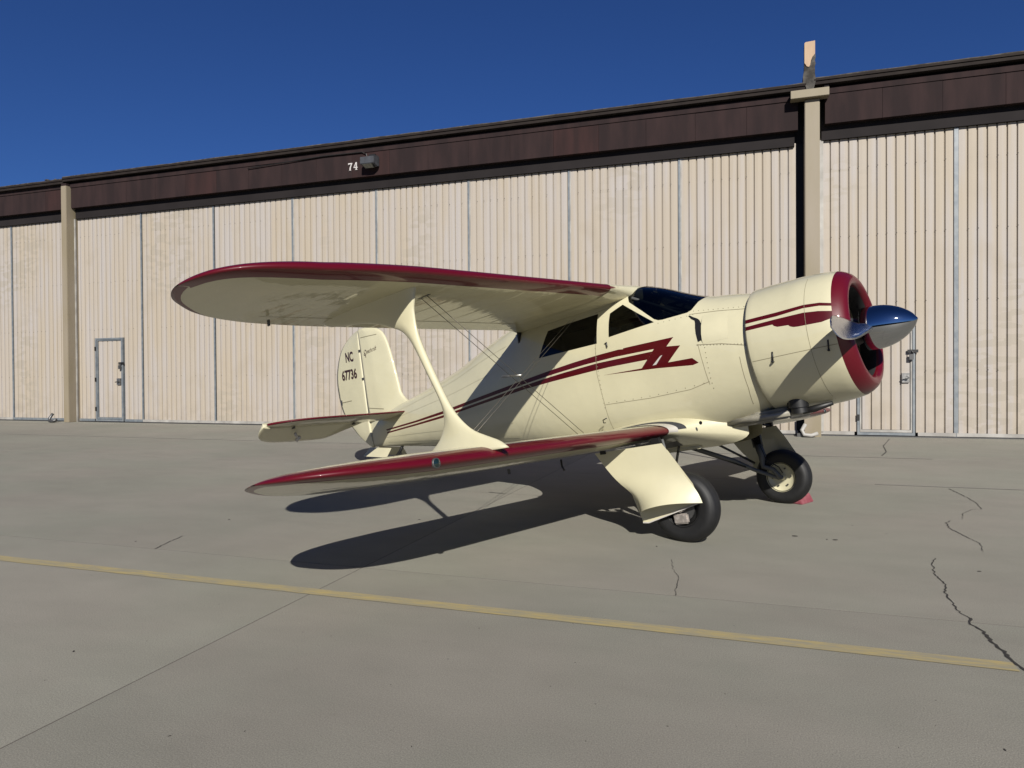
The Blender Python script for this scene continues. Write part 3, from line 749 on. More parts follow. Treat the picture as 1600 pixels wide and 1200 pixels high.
# spinner
bm = bmesh.new(); SP = []
for i in range(26):
    t = i / 25; SP.append((-.37 * t, .2 * (1 - (1 - t) ** 2.15) ** .72))
SP[0] = (0, .0015); SP[1] = (SP[1][0], SP[1][1] * .9)
SP += [(-.425, .2), (-.43, .195), (-.43, 0.0)]
lathe_x(bm, SP, 72); po('spinner', bm, M_chrome, angle=35)
def blade(sgn, ang):
    bm = bmesh.new(); rows = []
    a = R(ang); ax = Vector((0, -sgn * math.cos(a), sgn * math.sin(a)))
    tx = Vector((1, 0, 0)); side = ax.cross(tx)
    N = 26
    for i in range(N + 1):
        t = i / N; r_ = .16 + t * 1.05
        ch = .105 + .120 * math.sin(min(1, t / .62) * math.pi / 2) ** 1.6
        if t > .68: ch *= max(0.0, 1 - ((t - .68) / .3205) ** 2.3) ** .5
        th = .034 * (1 - t) ** 1.2 + .010
        if t < .12: th = .085 - .25 * t
        pitch = R(42 - 34 * t ** .7)
        cdir = side * math.cos(pitch) * -sgn + tx * math.sin(pitch); ndir = ax.cross(cdir)
        ctr = Vector((-.385, 0, 0)) + ax * r_
        rows.append([ctr + cdir * (math.cos(q) * ch * .5) + ndir * (math.sin(q) * th * .5) for q in (2 * math.pi * k / 20 for k in range(20))])
    grid(bm, rows, close_v=True, cap=True); po('propeller_blade', bm, M_blade, angle=60)
blade(1, -2.2); blade(-1, -2.2)

# ---------------------------------------------------------------- flying surfaces
def interp(T, v):
    if v <= T[0][0]: return T[0][1]
    for a, b_ in zip(T[:-1], T[1:]):
        if v <= b_[0]:
            t = (v - a[0]) / (b_[0] - a[0]); return a[1] + (b_[1] - a[1]) * t
    return T[-1][1]
def smooth_table(P, n=6):
    """Catmull-Rom through (x, v) points given in increasing x"""
    out = []
    for i in range(len(P) - 1):
        p0 = P[max(i - 1, 0)]; p1 = P[i]; p2 = P[i + 1]; p3 = P[min(i + 2, len(P) - 1)]
        for k in range(n):
            t = k / n
            out.append(tuple(.5 * (2 * p1[j] + (p2[j] - p0[j]) * t + (2 * p0[j] - 5 * p1[j] + 4 * p2[j] - p3[j]) * t * t + (3 * p1[j] - p0[j] - 3 * p2[j] + p3[j]) * t**3) for j in range(len(p1))))
    out.append(P[-1]); return out
def foil(t, th, camb=.02):
    """upper, lower offsets at chord fraction t"""
    yt = 5 * th * (.2969 * math.sqrt(t) - .1260 * t - .3516 * t * t + .2843 * t**3 - .1036 * t**4)
    yc = camb * 4 * t * (1 - t)
    return yc + yt * 1.05, yc - yt * .95
def wing(name, secs, s, fr, mats):
    """secs: (y, xLE, xTE, zLE, zTE, thick). fr(y, chord) -> painted fractions (top nose, bottom nose, tail)"""
    NA, NB, NC = 7, 14, 3
    bm = bmesh.new(); rows = []
    for (y, xl, xt, zl, zt_, th) in secs:
        c = xl - xt; R_ = []
        ft, fb, fe = fr(y, c)
        def col(f):
            f = min(f, .6); e = min(fe, .98 - f)
            return [f * (1 - math.cos(math.pi / 2 * i / NA)) for i in range(NA)] + [f + (1 - e - f) * (i / NB) for i in range(NB)] + [1 - e + e * i / NC for i in range(NC + 1)]
        Tt, Tb = col(ft), col(fb)
        def P(t, up):
            u, l_ = foil(t, th); x = xl - c * t; z = zl + (zt_ - zl) * t
            return (x, s * y, z + (u if up else l_) * c)
        for t in Tt[::-1]: R_.append(P(t, True))
        for t in Tb[1:]: R_.append(P(t, False))
        rows.append(R_)
    n1 = NA + NB + NC
    def mf(i, j): return 1 if (n1 - NA <= j < n1 + NA or j < NC or j >= 2 * n1 - NC) else 0
    grid(bm, rows, matfn=mf)
    bmesh.ops.remove_doubles(bm, verts=bm.verts[:], dist=.0002)
    return po(name, bm, mats, angle=None)
def band(LE, TE, ytip, wt, wb, y0, off=.085):
    def fr(y, c):
        if y < y0: return (.0015, .0015, .0015)
        xl, xt = interp(LE, y), interp(TE, y)
        if y + off >= ytip: return (.5, .5, .49)
        a = xl - interp(LE, y + off)
        e = max(0.0, interp(TE, y + off) - xt - .045)
        a = max(a, 0); return (math.hypot(a, wt) / c, math.hypot(a, wb) / c, max(e / c, .002))
    return fr
def mirror_pair(fn):
    return [fn(s) for s in (-1, 1)]
# upper wing planform
# (arc-length style tip: list of (y, xLE) and (y, xTE))
U_LE = [(.30, -2.545), (3.6, -2.545), (4.2, -2.555), (4.5, -2.59), (4.72, -2.66), (4.86, -2.77), (4.93, -2.90), (4.965, -3.05), (4.97, -3.16)]
U_TE = [(.30, -4.05), (1.6, -4.08), (3.2, -4.075), (3.6, -4.055), (3.95, -4.015), (4.18, -3.955), (4.40, -3.865), (4.60, -3.735), (4.78, -3.55), (4.88, -3.42), (4.945, -3.28), (4.97, -3.19)]
L_LE = [(.30, -2.117)] + [(y - .125, x + .428) for y, x in U_LE[1:]]
L_TE = [(.30, -3.62), (1.5, -3.62)] + [(y - .125, x + .445) for y, x in U_TE[2:]]
def ys(y0, y1, yt):
    A = [y0 + (y1 - y0) * i / 24 for i in range(25)]
    n_ = 26
    A += [y1 + (yt - y1) * math.sin(math.pi / 2 * i / n_) for i in range(1, n_ + 1)]
    A[-1] = yt - .0005
    return A
def upper(s):
    LE = smooth_table(U_LE, 5); TE = smooth_table(U_TE, 5); secs = []
    for y in ys(.12, 4.0, 4.97):
        xl, xt = interp(LE, y), interp(TE, y); c = xl - xt
        zl = .968 - .0445 * y - .030 * min(1, max(0, (y - 3.3) / .9)) ** 1.5; zt_ = .868 - .031 * y
        zc = .5 * (zl + zt_); k = max(0, (y - 4.1) / .87) ** 2
        zl = zl + (zc - zl) * k * .7 ; zt_ = zt_ + (zc - zt_) * k * .7
        th = .118 if y < 3.9 else .118 - .03 * k
        
        secs.append((y, xl, xt, zl, zt_, th))
    return wing('upper_wing', secs, s, band(LE, TE, 4.97, .115, .125, .62), [M_creamw, M_red])
mirror_pair(upper)
def lower(s):
    LE = smooth_table(L_LE, 5); TE = smooth_table(L_TE, 5); secs = []
    for y in ys(.30, 3.8, 4.845):
        xl, xt = interp(LE, y), interp(TE, y)
        zl = -.628 - .002 * y; zt_ = -.728 - .003 * y + .02 * max(0, y - 2.8)
        k = max(0, (y - 3.7) / 1.145) ** 2
        zl = zl + (-.612 - zl) * min(1, k); zt_ = zt_ + (-.618 - zt_) * min(1, k)
        th = .118 - .03 * k
        secs.append((y, xl, xt, zl, zt_, th))
    return wing('lower_wing', secs, s, band(LE, TE, 4.845, .12, .085, .80), [M_creamw, M_red])
LW = mirror_pair(lower)
# white pinstripe behind the band on the lower wing, aileron gap lines, tape, landing light, walkway, fillets
def on_wing(y, t, up, zl, zt_, xl, xt, th=.118):
    u, l_ = foil(t, th); c = xl - xt
    return (xl - c * t, y, zl + (zt_ - zl) * t + (u if up else l_) * c)
for s in (-1, 1):
    # lower wing pinstripe (upper surface)
    bm = bmesh.new(); rows = []
    for i in range(40):
        y = .82 + i * (3.2 / 39); zl = -.628 - .002 * y; zt_ = -.728 - .003 * y + .0
        a = on_wing(s * y, .1205 / 1.503, True, zl, zt_, -2.117, -3.62); b_ = on_wing(s * y, .136 / 1.503, True, zl, zt_, -2.117, -3.62)
        rows.append([(a[0], a[1], a[2] + .0015), (b_[0], b_[1], b_[2] + .0015)])
    grid(bm, rows); po('pinstripe', bm, M_white)
    # control-surface gaps under the upper wing
    bm = bmesh.new(); rows = []
    for i in range(36):
        y = .85 + i * (3.2 / 35); zl = .968 - .0445 * y; zt_ = .868 - .031 * y
        a = on_wing(s * y, .795, False, zl, zt_, -2.55, -4.07); b_ = on_wing(s * y, .802, False, zl, zt_, -2.55, -4.07)
        rows.append([(a[0], a[1], a[2] - .0015), (b_[0], b_[1], b_[2] - .0015)])
    grid(bm, rows); po('aileron_gap', bm, M_line)
    bm = bmesh.new(); rows = []
    for i in range(36):
        y = .9 + i * (2.9 / 35); zl = -.628 - .002 * y; zt_ = -.728 - .003 * y + .0
        a = on_wing(s * y, .78, False, zl, zt_, -2.117, -3.62); b_ = on_wing(s * y, .787, False, zl, zt_, -2.117, -3.62)
        rows.append([(a[0], a[1], a[2] - .0015), (b_[0], b_[1], b_[2] - .0015)])
    grid(bm, rows); po('flap_gap', bm, M_line)
    # fabric rib tapes
    for y in [1.0 + .33 * i for i in range(9)]:
        for (zl, zt_, xl, xt) in ((.968 - .0445 * y, .868 - .031 * y, -2.55, -4.07), (-.628 - .002 * y, -.700 + .004 * y, -2.117, -3.62)):
            if zl < 0 and y > 3.9: continue
            bm = bmesh.new(); rows = []
            for i in range(15):
                t = .09 + i * .049
                a = on_wing(s * (y - .016), t, False, zl, zt_, xl, xt); b_ = on_wing(s * (y + .016), t, False, zl, zt_, xl, xt)
                rows.append([(a[0], a[1], a[2] - .0012), (a[0], s * y, a[2] - .0028), (b_[0], b_[1], b_[2] - .0012)])
            grid(bm, rows); po('rib_tape', bm, M_creamw)
    # hinges hanging under the trailing edges
    for (x, y, z) in ((-3.80, 3.95, .70), (-3.3, 1.9, -.775)):
        bm = bmesh.new(); box(bm, x - .015, x + .015, s * y - .005, s * y + .005, z - .03, z + .02); po('control_hinge', bm, M_steel, smooth=False)
    # landing light in the lower leading edge
    ll = empty('landing_light', (0, 0, 0), parent=plane)
    bm = bmesh.new(); lathe_x(bm, [(-2.125, .034), (-2.112, .034), (-2.108, .029), (-2.112, .026)], 24, s * 3.92, -.640); po('light_rim', bm, M_steel, ll)
    bm = bmesh.new(); lathe_x(bm, [(-2.109, .0275), (-2.103, .020), (-2.099, .010), (-2.098, .0005)], 24, s * 3.92, -.640); po('lens', bm, M_lens, ll)
    # tie-down hook
    bm = bmesh.new(); tube(bm, [(-2.55, s * 2.05, -.74), (-2.55, s * 2.05, -.80), (-2.53, s * 2.05, -.84)], .009, 8); po('tie_down_hook', bm, M_blackp)
    # lower wing root fillet: grows forward and up into the fuselage side
    bm = bmesh.new(); rows = []
    for i in range(15):
        t = i / 14; y = .86 - t * .68; q = (t * 1.45) ** 2.0
        xl = -2.112 + .24 * q; xt = -3.66 - .35 * q; c = xl - xt; zl = -.631 - .003 * q; zt_ = -.730 + .08 * q; th = .120 + .022 * q
        R_ = []
        Ts = [(1 - math.cos(math.pi * k / 26)) / 2 for k in range(27)]
        for tt in Ts[::-1]:
            u, l_ = foil(tt, th); R_.append((xl - c * tt, s * y, zl + (zt_ - zl) * tt + u * c + .001))
        for tt in Ts[1:]:
            u, l_ = foil(tt, .118 + .02 * t); R_.append((xl - c * tt, s * y, zl + (zt_ - zl) * tt + l_ * c - .001 - .05 * q * (1 - tt)))
        rows.append(R_)
    grid(bm, rows); fil = po('wing_root_fillet', bm, M_cream)
    # grey non-slip walkway wrapped over the nose of the fillet
    bm = bmesh.new(); R2 = []
    for i in range(3, 6):
        row = rows[i]; k0 = 26
        seg = row[k0 - 15:k0 + 1]
        R2.append([(p[0] + .001, p[1] + s * .0008, p[2] + .0025) for p in seg])
    grid(bm, R2); po('walkway', bm, M_walk, smooth=True)
    bm = bmesh.new(); R2 = []
    for i in (0, 1, 2, 3):
        row = rows[i]; R2.append([(p[0] + .0015, p[1] + s * .001, p[2] + .002) for p in row[26 - 15:26 + 5]])
    grid(bm, R2); po('band_end_trim', bm, M_white)
    # upper wing root fillet
    bm = bmesh.new(); rows = []
    for i in range(13):
        t = i / 12; y = .74 - t * .62; q = t ** 1.8
        xl = -2.545 + .02 * q; xt = -4.07 - .22 * q; c = xl - xt; zl = .968 - .0445 * y + .0 * q; zt_ = .868 - .031 * y + .02 * q; th = .119
        R_ = []; Ts = [(1 - math.cos(math.pi * k / 22)) / 2 for k in range(23)]
        for tt in Ts[::-1]:
            u, l_ = foil(tt, th); R_.append((xl - c * tt, s * y, zl + (zt_ - zl) * tt + u * c + .001))
        for tt in Ts[1:]:
            u, l_ = foil(tt, .119 + .07 * q); R_.append((xl - c * tt, s * y, zl + (zt_ - zl) * tt + l_ * c - .001 - .06 * q))
        rows.append(R_)
    grid(bm, rows); po('upper_root_fillet', bm, M_cream)
    bm = bmesh.new()
    bmesh.ops.create_circle(bm, cap_ends=True, segments=16, radius=.018, matrix=Matrix.Translation((-1.90, s * .600, -.598)) @ Matrix.Rotation(R(90), 4, 'X'))
    po('jack_point', bm, M_blackp, smooth=False)

# I-struts -----------------------------------------------------------------
def istrut(s):
    fore = [(.66, -2.765), (.602, -2.785), (.54, -2.79), (.433, -2.787), (.304, -2.757), (.041, -2.657), (-.198, -2.552), (-.33, -2.462), (-.433, -2.344), (-.50, -2.20), (-.545, -2.10), (-.60, -2.03)]
    aft = [(.80, -4.02), (.75, -3.97), (.71, -3.88), (.675, -3.70), (.645, -3.50), (.605, -3.33), (.555, -3.18), (.501, -3.065), (.444, -2.958), (.328, -2.865), (.058, -2.741), (-.184, -2.639), (-.331, -2.632), (-.44, -2.692), (-.519, -2.795), (-.60, -2.95)]
    fore = sorted(fore); aft = sorted(aft); F_ = smooth_table(fore, 5); A_ = smooth_table(aft, 5)
    bm = bmesh.new(); rows = []
    N = 60; z0, z1 = -.60, .80
    for i in range(N + 1):
        z = z0 + (z1 - z0) * i / N
        xf, xa = interp(F_, min(z, .645)), interp(A_, z)
        if z > .645: xf += (z - .645) * .3
        c = xf - xa
        th = .030 + .10 * max(0, (z - .45) / .35) ** 2.2 + .05 * max(0, (-.42 - z) / .18) ** 2
        R_ = []
        for k in range(24):
            a = 2 * math.pi * k / 24; cx = math.cos(a); sy = math.sin(a)
            R_.append((xa + c * (.5 + .5 * cx), s * (3.30) + th * sy * (1 - .35 * (cx < 0) * abs(cx)), z))
        rows.append(R_)
    grid(bm, rows, close_v=True, cap=True); po('interplane_strut', bm, M_cream, angle=None)
mirror_pair(istrut)
# bracing wires -------------------------------------------------------------
for s in (-1, 1):
    for dx in (0, .075):
        bm = bmesh.new(); tube(bm, [(-2.93 - dx, s * 3.02, .77), (-2.96 - dx, s * .93, -.60)], .0038, 6, flat=.6); po('flying_wire', bm, M_wire)
    for dx in (0, .07):
        bm = bmesh.new(); tube(bm, [(-3.15 - dx, s * .60, .76), (-2.75 - dx, s * 3.1, -.58)], .0034, 6, flat=.6); po('landing_wire', bm, M_wire)
    bm = bmesh.new(); p0 = Vector((-3.0, s * .93, -.60)); p1 = Vector((-2.96, s * 3.02, .77))
    c_ = Vector((-2.97, s * 1.98, .08)); tube(bm, [c_ + Vector((.07, 0, 0)), c_ + Vector((-.17, 0, .03))], .010, 8); po('wire_spreader', bm, M_alu)
    boxb = bmesh.new(); box(boxb, -3.03, -2.88, s * 3.02 - .012, s * 3.02 + .012, .755, .80); po('wire_fitting', boxb, M_steel, smooth=False)

# tail ----------------------------------------------------------------------
FIN_LE = smooth_table([(.30, -6.35), (.40, -6.56), (.47, -6.74), (.60, -6.85), (.73, -6.875), (1.14, -6.945), (1.40, -7.01), (1.56, -7.08), (1.66, -7.18), (1.735, -7.34), (1.765, -7.50), (1.772, -7.62)], 5)
RUD_TE = smooth_table([(-.125, -7.70), (-.03, -7.84), (.10, -8.00), (.24, -8.13), (.40, -8.265), (.59, -8.365), (.85, -8.41), (1.14, -8.40), (1.43, -8.275), (1.58, -8.14), (1.68, -7.97), (1.74, -7.82), (1.772, -7.67)], 5)
def vsurf(name, zs, front, back, tf, tb, m, rnd_front):
    bm = bmesh.new(); rows = []
    for z in zs:
        xf, xb = front(z), back(z); c = max(xf - xb, .003); R_ = []
        n_ = 16
        sc = min(1.0, c / .35) ** .6
        for k in range(n_ + 1):
            t = k / n_; R_.append((xf - c * t, -tf(t) * sc, z))
        for k in range(n_ - 1, 0, -1):
            t = k / n_; R_.append((xf - c * t, tf(t) * sc, z))
        rows.append(R_)
    grid(bm, rows, close_v=True, cap=True); return po(name, bm, m, angle=None)
HX = -7.655
def fin_t(t): return .055 * (math.sqrt(min(1, t * 1.6)) if t < .625 else 1.0) * (1 - .15 * max(0, t - .625))+ .001
def rud_t(t): return max(.0035, .050 * (1 - t) ** .85 * (1 if t > .05 else .9))
vsurf('vertical_fin', [.28 + (1.768 - .28) * (1 - (1 - i / 50) ** 1.5) for i in range(51)], lambda z: interp(FIN_LE, z), lambda z: HX + .008, fin_t, None, M_cream, True)
vsurf('rudder', [-.12 + (1.768 + .12) * i / 70 for i in range(71)], lambda z: HX - .004, lambda z: interp(RUD_TE, z), rud_t, None, M_cream, False)
def rud_y(x, z):
    c = HX - interp(RUD_TE, z); t = min(max((HX - x) / c, 0), 1); return rud_t(t) * min(1, c / .35) ** .6
def fin_y(x, z):
    c = interp(FIN_LE, z) - HX; t = min(max((interp(FIN_LE, z) - x) / c, 0), 1); return fin_t(t) * min(1, c / .35) ** .6
for s in (-1, 1):
    surf_strip('tail_gap', [(-8.37, .70), (-8.05, .685)], .012, M_line, s, off=.003, fn=rud_y)
    surf_strip('tail_gap', [(-7.60, 1.615), (-7.22, 1.585)], .010, M_line, s, off=.003, fn=fin_y)
    surf_strip('tail_gap', [(-7.60, .49), (-7.25, .42)], .010, M_line, s, off=.004, fn=lambda x, z: max(fin_y(x, z), halfw(x, z)))
    for z in (1.42, .97):
        bm = bmesh.new(); box(bm, HX - .03, HX + .02, s * .058 - .004, s * .058 + .004, z - .015, z + .015); po('rudder_hinge', bm, M_steel, smooth=False)
    bm = bmesh.new(); box(bm, -8.36, -8.33, s * .004, s * .02, .66, .74); po('trim_horn', bm, M_steel, smooth=False)
# lettering
def text_mesh(name, body, size, origin, m, side, xscale=1.0, offset=0.0, shear=0.0, slope=0.0, fn=rud_y, lift=.0025, flip=False):
    cu = bpy.data.curves.new('t', 'FONT'); cu.body = body; cu.size = size; cu.offset = offset; cu.shear = shear; cu.resolution_u = 4
    t = bpy.data.objects.new('t', cu); C.objects.link(t)
    dg = bpy.context.evaluated_depsgraph_get(); me = bpy.data.meshes.new_from_object(t.evaluated_get(dg))
    bpy.data.objects.remove(t); bm = bmesh.new(); bm.from_mesh(me)
    bmesh.ops.triangulate(bm, faces=bm.faces[:])
    wd = max(v.co.x for v in bm.verts) - min(v.co.x for v in bm.verts); x0 = min(v.co.x for v in bm.verts)
    for v in bm.verts:
        u = (v.co.x - x0) * xscale; h = v.co.y
        x = origin[0] + u if side < 0 else origin[0] + wd * xscale - u
        z = origin[1] + h + slope * (x - origin[0]); v.co = (x, side * (fn(x, z) + lift), z)
    return po(name, bm, m, smooth=False)
for s in (-1, 1):
    text_mesh('registration_letters', 'NC', .215, (-8.085, 1.325), M_text, s, .72, .008, slope=-.10)
    text_mesh('registration_number', '67736', .215, (-8.245, 1.052), M_text, s, .80, .008, slope=-.08)
    text_mesh('maker_script', 'eechcraft', .095, (-7.475, 1.335), M_text, s, .62, .0, .35, slope=.06, fn=fin_y, lift=.003)
    bm = bmesh.new(); cx, cz = -7.525, 1.365; rr = []
    for i in range(26):
        a = R(-150 + i * 17); r_ = .052 - .0012 * i
        rr.append((cx + r_ * .8 * math.cos(a), cz + r_ * math.sin(a)))
    rr += [(cx, cz - .05), (cx + .004, cz - .085)]
    rows = [[(p[0] - .006, s * (fin_y(p[0], p[1]) + .003), p[1] - .004), (p[0] + .006, s * (fin_y(p[0], p[1]) + .003), p[1] + .004)] for p in rr]
    grid(bm, rows); po('script_initial', bm, M_text, smooth=False)
# horizontal tail
def hstab(s):
    bm = bmesh.new(); rows = []
    KS = 1.065; LE = smooth_table([(.05, -6.66), (.6, -6.74), (1.3, -6.80), (1.6, -6.88), (1.78, -7.0), (1.88, -7.14), (1.905, -7.26)], 4)
    for i in range(31):
        y = .05 + (1.903 - .05) * (1 - (1 - i / 30) ** 1.7); xl = interp(LE, y); xt = -7.285; c = max(xl - xt, .004); z0 = .292 - .004 * y; th = .045 * min(1, c / .5) ** .5
        up = []; dn = []
        fb = min(.9, .035 / c)
        T = [0, .15 * fb, .5 * fb, fb] + [fb + (1 - fb) * k / 10 for k in range(1, 11)]
        for t in T:
            h = th * (math.sqrt(min(1, t * 1.8 + .0)) if t < .555 else 1)
            up.append((xl - c * t, s * y, z0 + h)); dn.append((xl - c * t, s * y, z0 - h))
        rows.append([(p[0], p[1] * KS, p[2]) for p in up[::-1] + dn[1:]])
    grid(bm, rows, matfn=lambda i, j: 1 if 10 <= j < 16 else 0); bmesh.ops.remove_doubles(bm, verts=bm.verts[:], dist=.0002)
    po('horizontal_stabilizer', bm, [M_cream, M_red])
    bm = bmesh.new(); rows = []
    TE = smooth_table([(.34, -7.36), (.55, -7.50), (.80, -7.68), (.95, -7.72), (1.5, -7.71), (1.75, -7.67), (1.88, -7.58), (1.93, -7.46), (1.94, -7.38)], 4)
    dr = R(29)
    for i in range(31):
        y = .34 + (1.938 - .34) * (1 - (1 - i / 30) ** 1.7); xl = -7.293; xt = interp(TE, y); c = max(xl - xt, .01); z0 = .290 - .004 * y; R_ = []
        sc = min(1, c / .3) ** .5
        P = lambda t, h: (xl - c * t * math.cos(dr) + h * -math.sin(dr), s * y, z0 - c * t * math.sin(dr) + h * math.cos(dr))
        for k in range(9): t = k / 8; R_.append(P(t, sc * (.040 * (1 - t) + .004)))
        for k in range(8, -1, -1): t = k / 8; R_.append(P(t, -sc * (.040 * (1 - t) + .004)))
        rows.append([(p[0], p[1] * KS, p[2]) for p in R_])
    grid(bm, rows, close_v=True, cap=True); po('elevator', bm, M_cream)
    for y in (.62, 1.62):
        bm = bmesh.new(); box(bm, -7.33, -7.26, s * y - .008, s * y + .008, .215, .25); po('elevator_hinge', bm, M_steel, smooth=False)
    bm = bmesh.new(); tube(bm, [(-7.36, s * 1.56, .155), (-7.42, s * 1.49, .09)], .020, 10); tube(bm, [(-7.39, s * 1.47, .115), (-7.44, s * 1.51, .062)], .026, 10); po('elevator_balance', bm, M_white)
    bm = bmesh.new(); tube(bm, [(-7.66, s * .86, .17), (-7.66, s * .86, .10)], .008, 6); po('trim_rod', bm, M_steel)
mirror_pair(hstab)
# stabiliser-fuselage fairing
# tail wheel: body point of the contact patch
def world_to_body(P):
    d = Vector(P) - Vector((mw[0][3], mw[1][3], mw[2][3])); return Vector((d.dot(bf), d.dot(bl), d.dot(bu))) - OFF
upb = Vector((bf.z, bl.z, bu.z))                       # world up in body axes
tw = Vector((-7.10, 0, 0)); tw.z = -.1
P0 = mw @ (tw + OFF); tw = tw - upb * (P0.z / upb.dot(upb)); tw_c = tw + upb * .125
tg = empty('tail_wheel', (0, 0, 0), parent=plane)
def tyre_prof(r, w_): 
    out = []
    for k in range(33):
        a = math.pi * (k / 32); g = .004 if k in (12, 16, 20) and r > .2 else (.0015 if k in (7, 25) else 0)
        out.append((-w_ / 2 * math.cos(a), r - g - w_ * .42 + w_ * .42 * math.sin(a) ** .75))
    return [(-w_ * .42, r * .5)] + out + [(w_ * .42, r * .5)]
bm = bmesh.new(); lathe_y(bm, tyre_prof(.125, .075), tw_c, 32); po('tyre', bm, M_black, tg)
bm = bmesh.new(); lathe_y(bm, [(-.03, 0.001), (-.03, .06), (.03, .06), (.03, .001)], tw_c, 20); po('hub', bm, M_alu, tg, angle=40)
bm = bmesh.new(); tube(bm, [tw_c + Vector((0, -.055, 0)), tw_c + Vector((.03, -.055, .13)), tw_c + Vector((.10, 0, .22)), (-6.98, 0, -.16)], .022, 8); tube(bm, [tw_c + Vector((0, .055, 0)), tw_c + Vector((.03, .055, .13)), tw_c + Vector((.10, 0, .22))], .020, 8)
po('fork', bm, M_blackp, tg)
for s in (-1, 1):
    bm = bmesh.new(); pts = [(-7.66, s * .085, -.115), (-7.13, s * .11, -.195), (-7.155, s * .20, -.325), (-7.74, s * .175, -.235)]
    a = [bm.verts.new(p) for p in pts]; b3 = [bm.verts.new((p[0], p[1] + s * .006, p[2] - .003)) for p in pts]
    bm.faces.new(a); bm.faces.new(b3[::-1])
    for i in range(4): bm.faces.new((a[i], a[(i + 1) % 4], b3[(i + 1) % 4], b3[i]))
    po('tail_wheel_door', bm, M_cream, smooth=False)

# main gear -------------------------------------------------------------------
WR = .312
for s in (-1, 1):
    ct = Vector((-1.94, s * 1.215, 0)); ct.z = WZ; P0 = mw @ (ct + OFF); ct = ct - upb * P0.z
    hub = ct + upb * (WR - .008)
    mg = empty('main_wheel', (0, 0, 0), parent=plane)
    bm = bmesh.new(); lathe_y(bm, tyre_prof(WR, .205), hub, 56); 
    # flattened contact
    for v in bm.verts:
        h = (mw @ (v.co + OFF)).z
        if h < 0.002: v.co += upb * (0.002 - h)
    po('tyre', bm, M_black, mg)
    bm = bmesh.new()
    lathe_y(bm, [(-s * .095, .168), (-s * .080, .160), (-s * .065, .150), (-s * .050, .09), (-s * .052, .04), (-s * .085, .03), (-s * .09, .001)], hub, 40); po('rim', bm, M_cream, mg, angle=45)
    bm = bmesh.new()
    lathe_y(bm, [(s * .095, .168), (s * .075, .155), (s * .05, .14), (s * .045, .05), (s * .06, .001)], hub, 40); po('outer_rim', bm, M_blackp, mg, angle=45)
    # rim bolts
    for k in range(6):
        a = k * math.pi / 3; bm = bmesh.new(); c_ = hub + Vector((.105 * math.cos(a), -s * .064, .105 * math.sin(a)))
        tube(bm, [c_, c_ + Vector((0, -s * .014, 0))], .010, 6); po('rim_bolt', bm, M_steel, mg, smooth=False)
    # brake caliper & torque plate on the outer side
    bm = bmesh.new(); lathe_y(bm, [(s * .060, .001), (s * .062, .115), (s * .075, .115), (s * .075, .001)], hub, 32); po('brake_disc', bm, M_steel, mg, angle=40)
    bm = bmesh.new(); box(bm, hub.x - .085, hub.x + .055, hub.y + min(s * .078, s * .115), hub.y + max(s * .078, s * .115), hub.z - .135, hub.z - .045)
    bmesh.ops.bevel(bm, geom=bm.edges[:], offset=.012, segments=2, affect='EDGES'); po('brake_caliper', bm, M_brake, mg, smooth=False)
    bm = bmesh.new(); tube(bm, [hub + Vector((0, s * .05, 0)), hub + Vector((0, s * .13, 0))], .032, 14); po('axle_nut', bm, M_brake, mg, angle=40)
    # leg: rubber-ribbed boot, oleo and forked arm (inboard of the wheel)
    lg = empty('landing_gear_leg', (0, 0, 0), parent=plane)
    top = Vector((-2.10, s * 1.14, -.70)); mid = Vector((-2.075, s * 1.12, -.93)); low = Vector((-2.04, s * 1.10, -1.06))
    bm = bmesh.new(); pts = []; rr = []
    for i in range(25):
        pts.append(top.lerp(mid, i / 24)); rr.append(.052 if i % 2 else .034)
    tube(bm, pts, rr, 14); po('spring_boot', bm, M_blackp, lg, smooth=False)
    bm = bmesh.new(); tube(bm, [top + Vector((.055, 0, 0)), mid + Vector((.05, 0, -.02))], .012, 8); tube(bm, [top + Vector((-.055, 0, 0)), mid + Vector((-.05, 0, -.02))], .012, 8); po('leg_rail', bm, M_grey, lg)
    bm = bmesh.new(); tube(bm, [mid, low, Vector((-2.05, s * 1.09, -1.11)), Vector((-2.05, s * 1.085, -1.18)), hub + Vector((-.06, -s * .125, .10)), hub + Vector((0, -s * .11, 0)), hub + Vector((0, s * .02, 0))], [.045, .045, .032, .028, .027, .028, .028], 12); po('oleo_arm', bm, M_grey, lg)
    bm = bmesh.new(); tube(bm, [(-2.50, s * .42, -.86), (-2.28, s * .85, -1.06), (-2.15, s * 1.05, -1.20), hub + Vector((-.02, -s * .09, -.01))], [.024, .024, .022, .022], 10); po('radius_rod', bm, M_grey, lg)
    bm = bmesh.new(); tube(bm, [(-2.30, s * .35, -.78), (-2.10, s * .98, -1.12)], .014, 8); po('drag_wire', bm, M_blackp, lg)
    bm = bmesh.new(); tube(bm, [(-2.62, s * .40, -.82), (-2.2, s * .95, -1.15)], .012, 8); po('drag_wire', bm, M_blackp, lg)
    bm = bmesh.new(); tube(bm, [mid + Vector((.03, -s * .03, 0)), low + Vector((.05, -s * .03, -.05)), hub + Vector((.02, -s * .15, .12)), hub + Vector((.03, -s * .10, .05))], .006, 6); po('brake_line', bm, M_black, lg)
    # outer gear door: flat above, bulged below, with an end cap and a back plate
    def DY(x, b_=0.0): return 1.395 + .12 * (-2.0 - x) + b_          # toed-in plate
    fore = smooth_table([(-1.30, -1.648), (-1.192, -1.679), (-1.054, -1.757), (-.904, -1.828), (-.768, -1.904), (-.735, -1.922)], 5)
    aftT = smooth_table([(-1.335, -2.215), (-1.177, -2.265), (-1.015, -2.408), (-.90, -2.49), (-.756, -2.578), (-.735, -2.59)], 5)
    gd = empty('gear_door', (0, 0, 0), parent=plane)
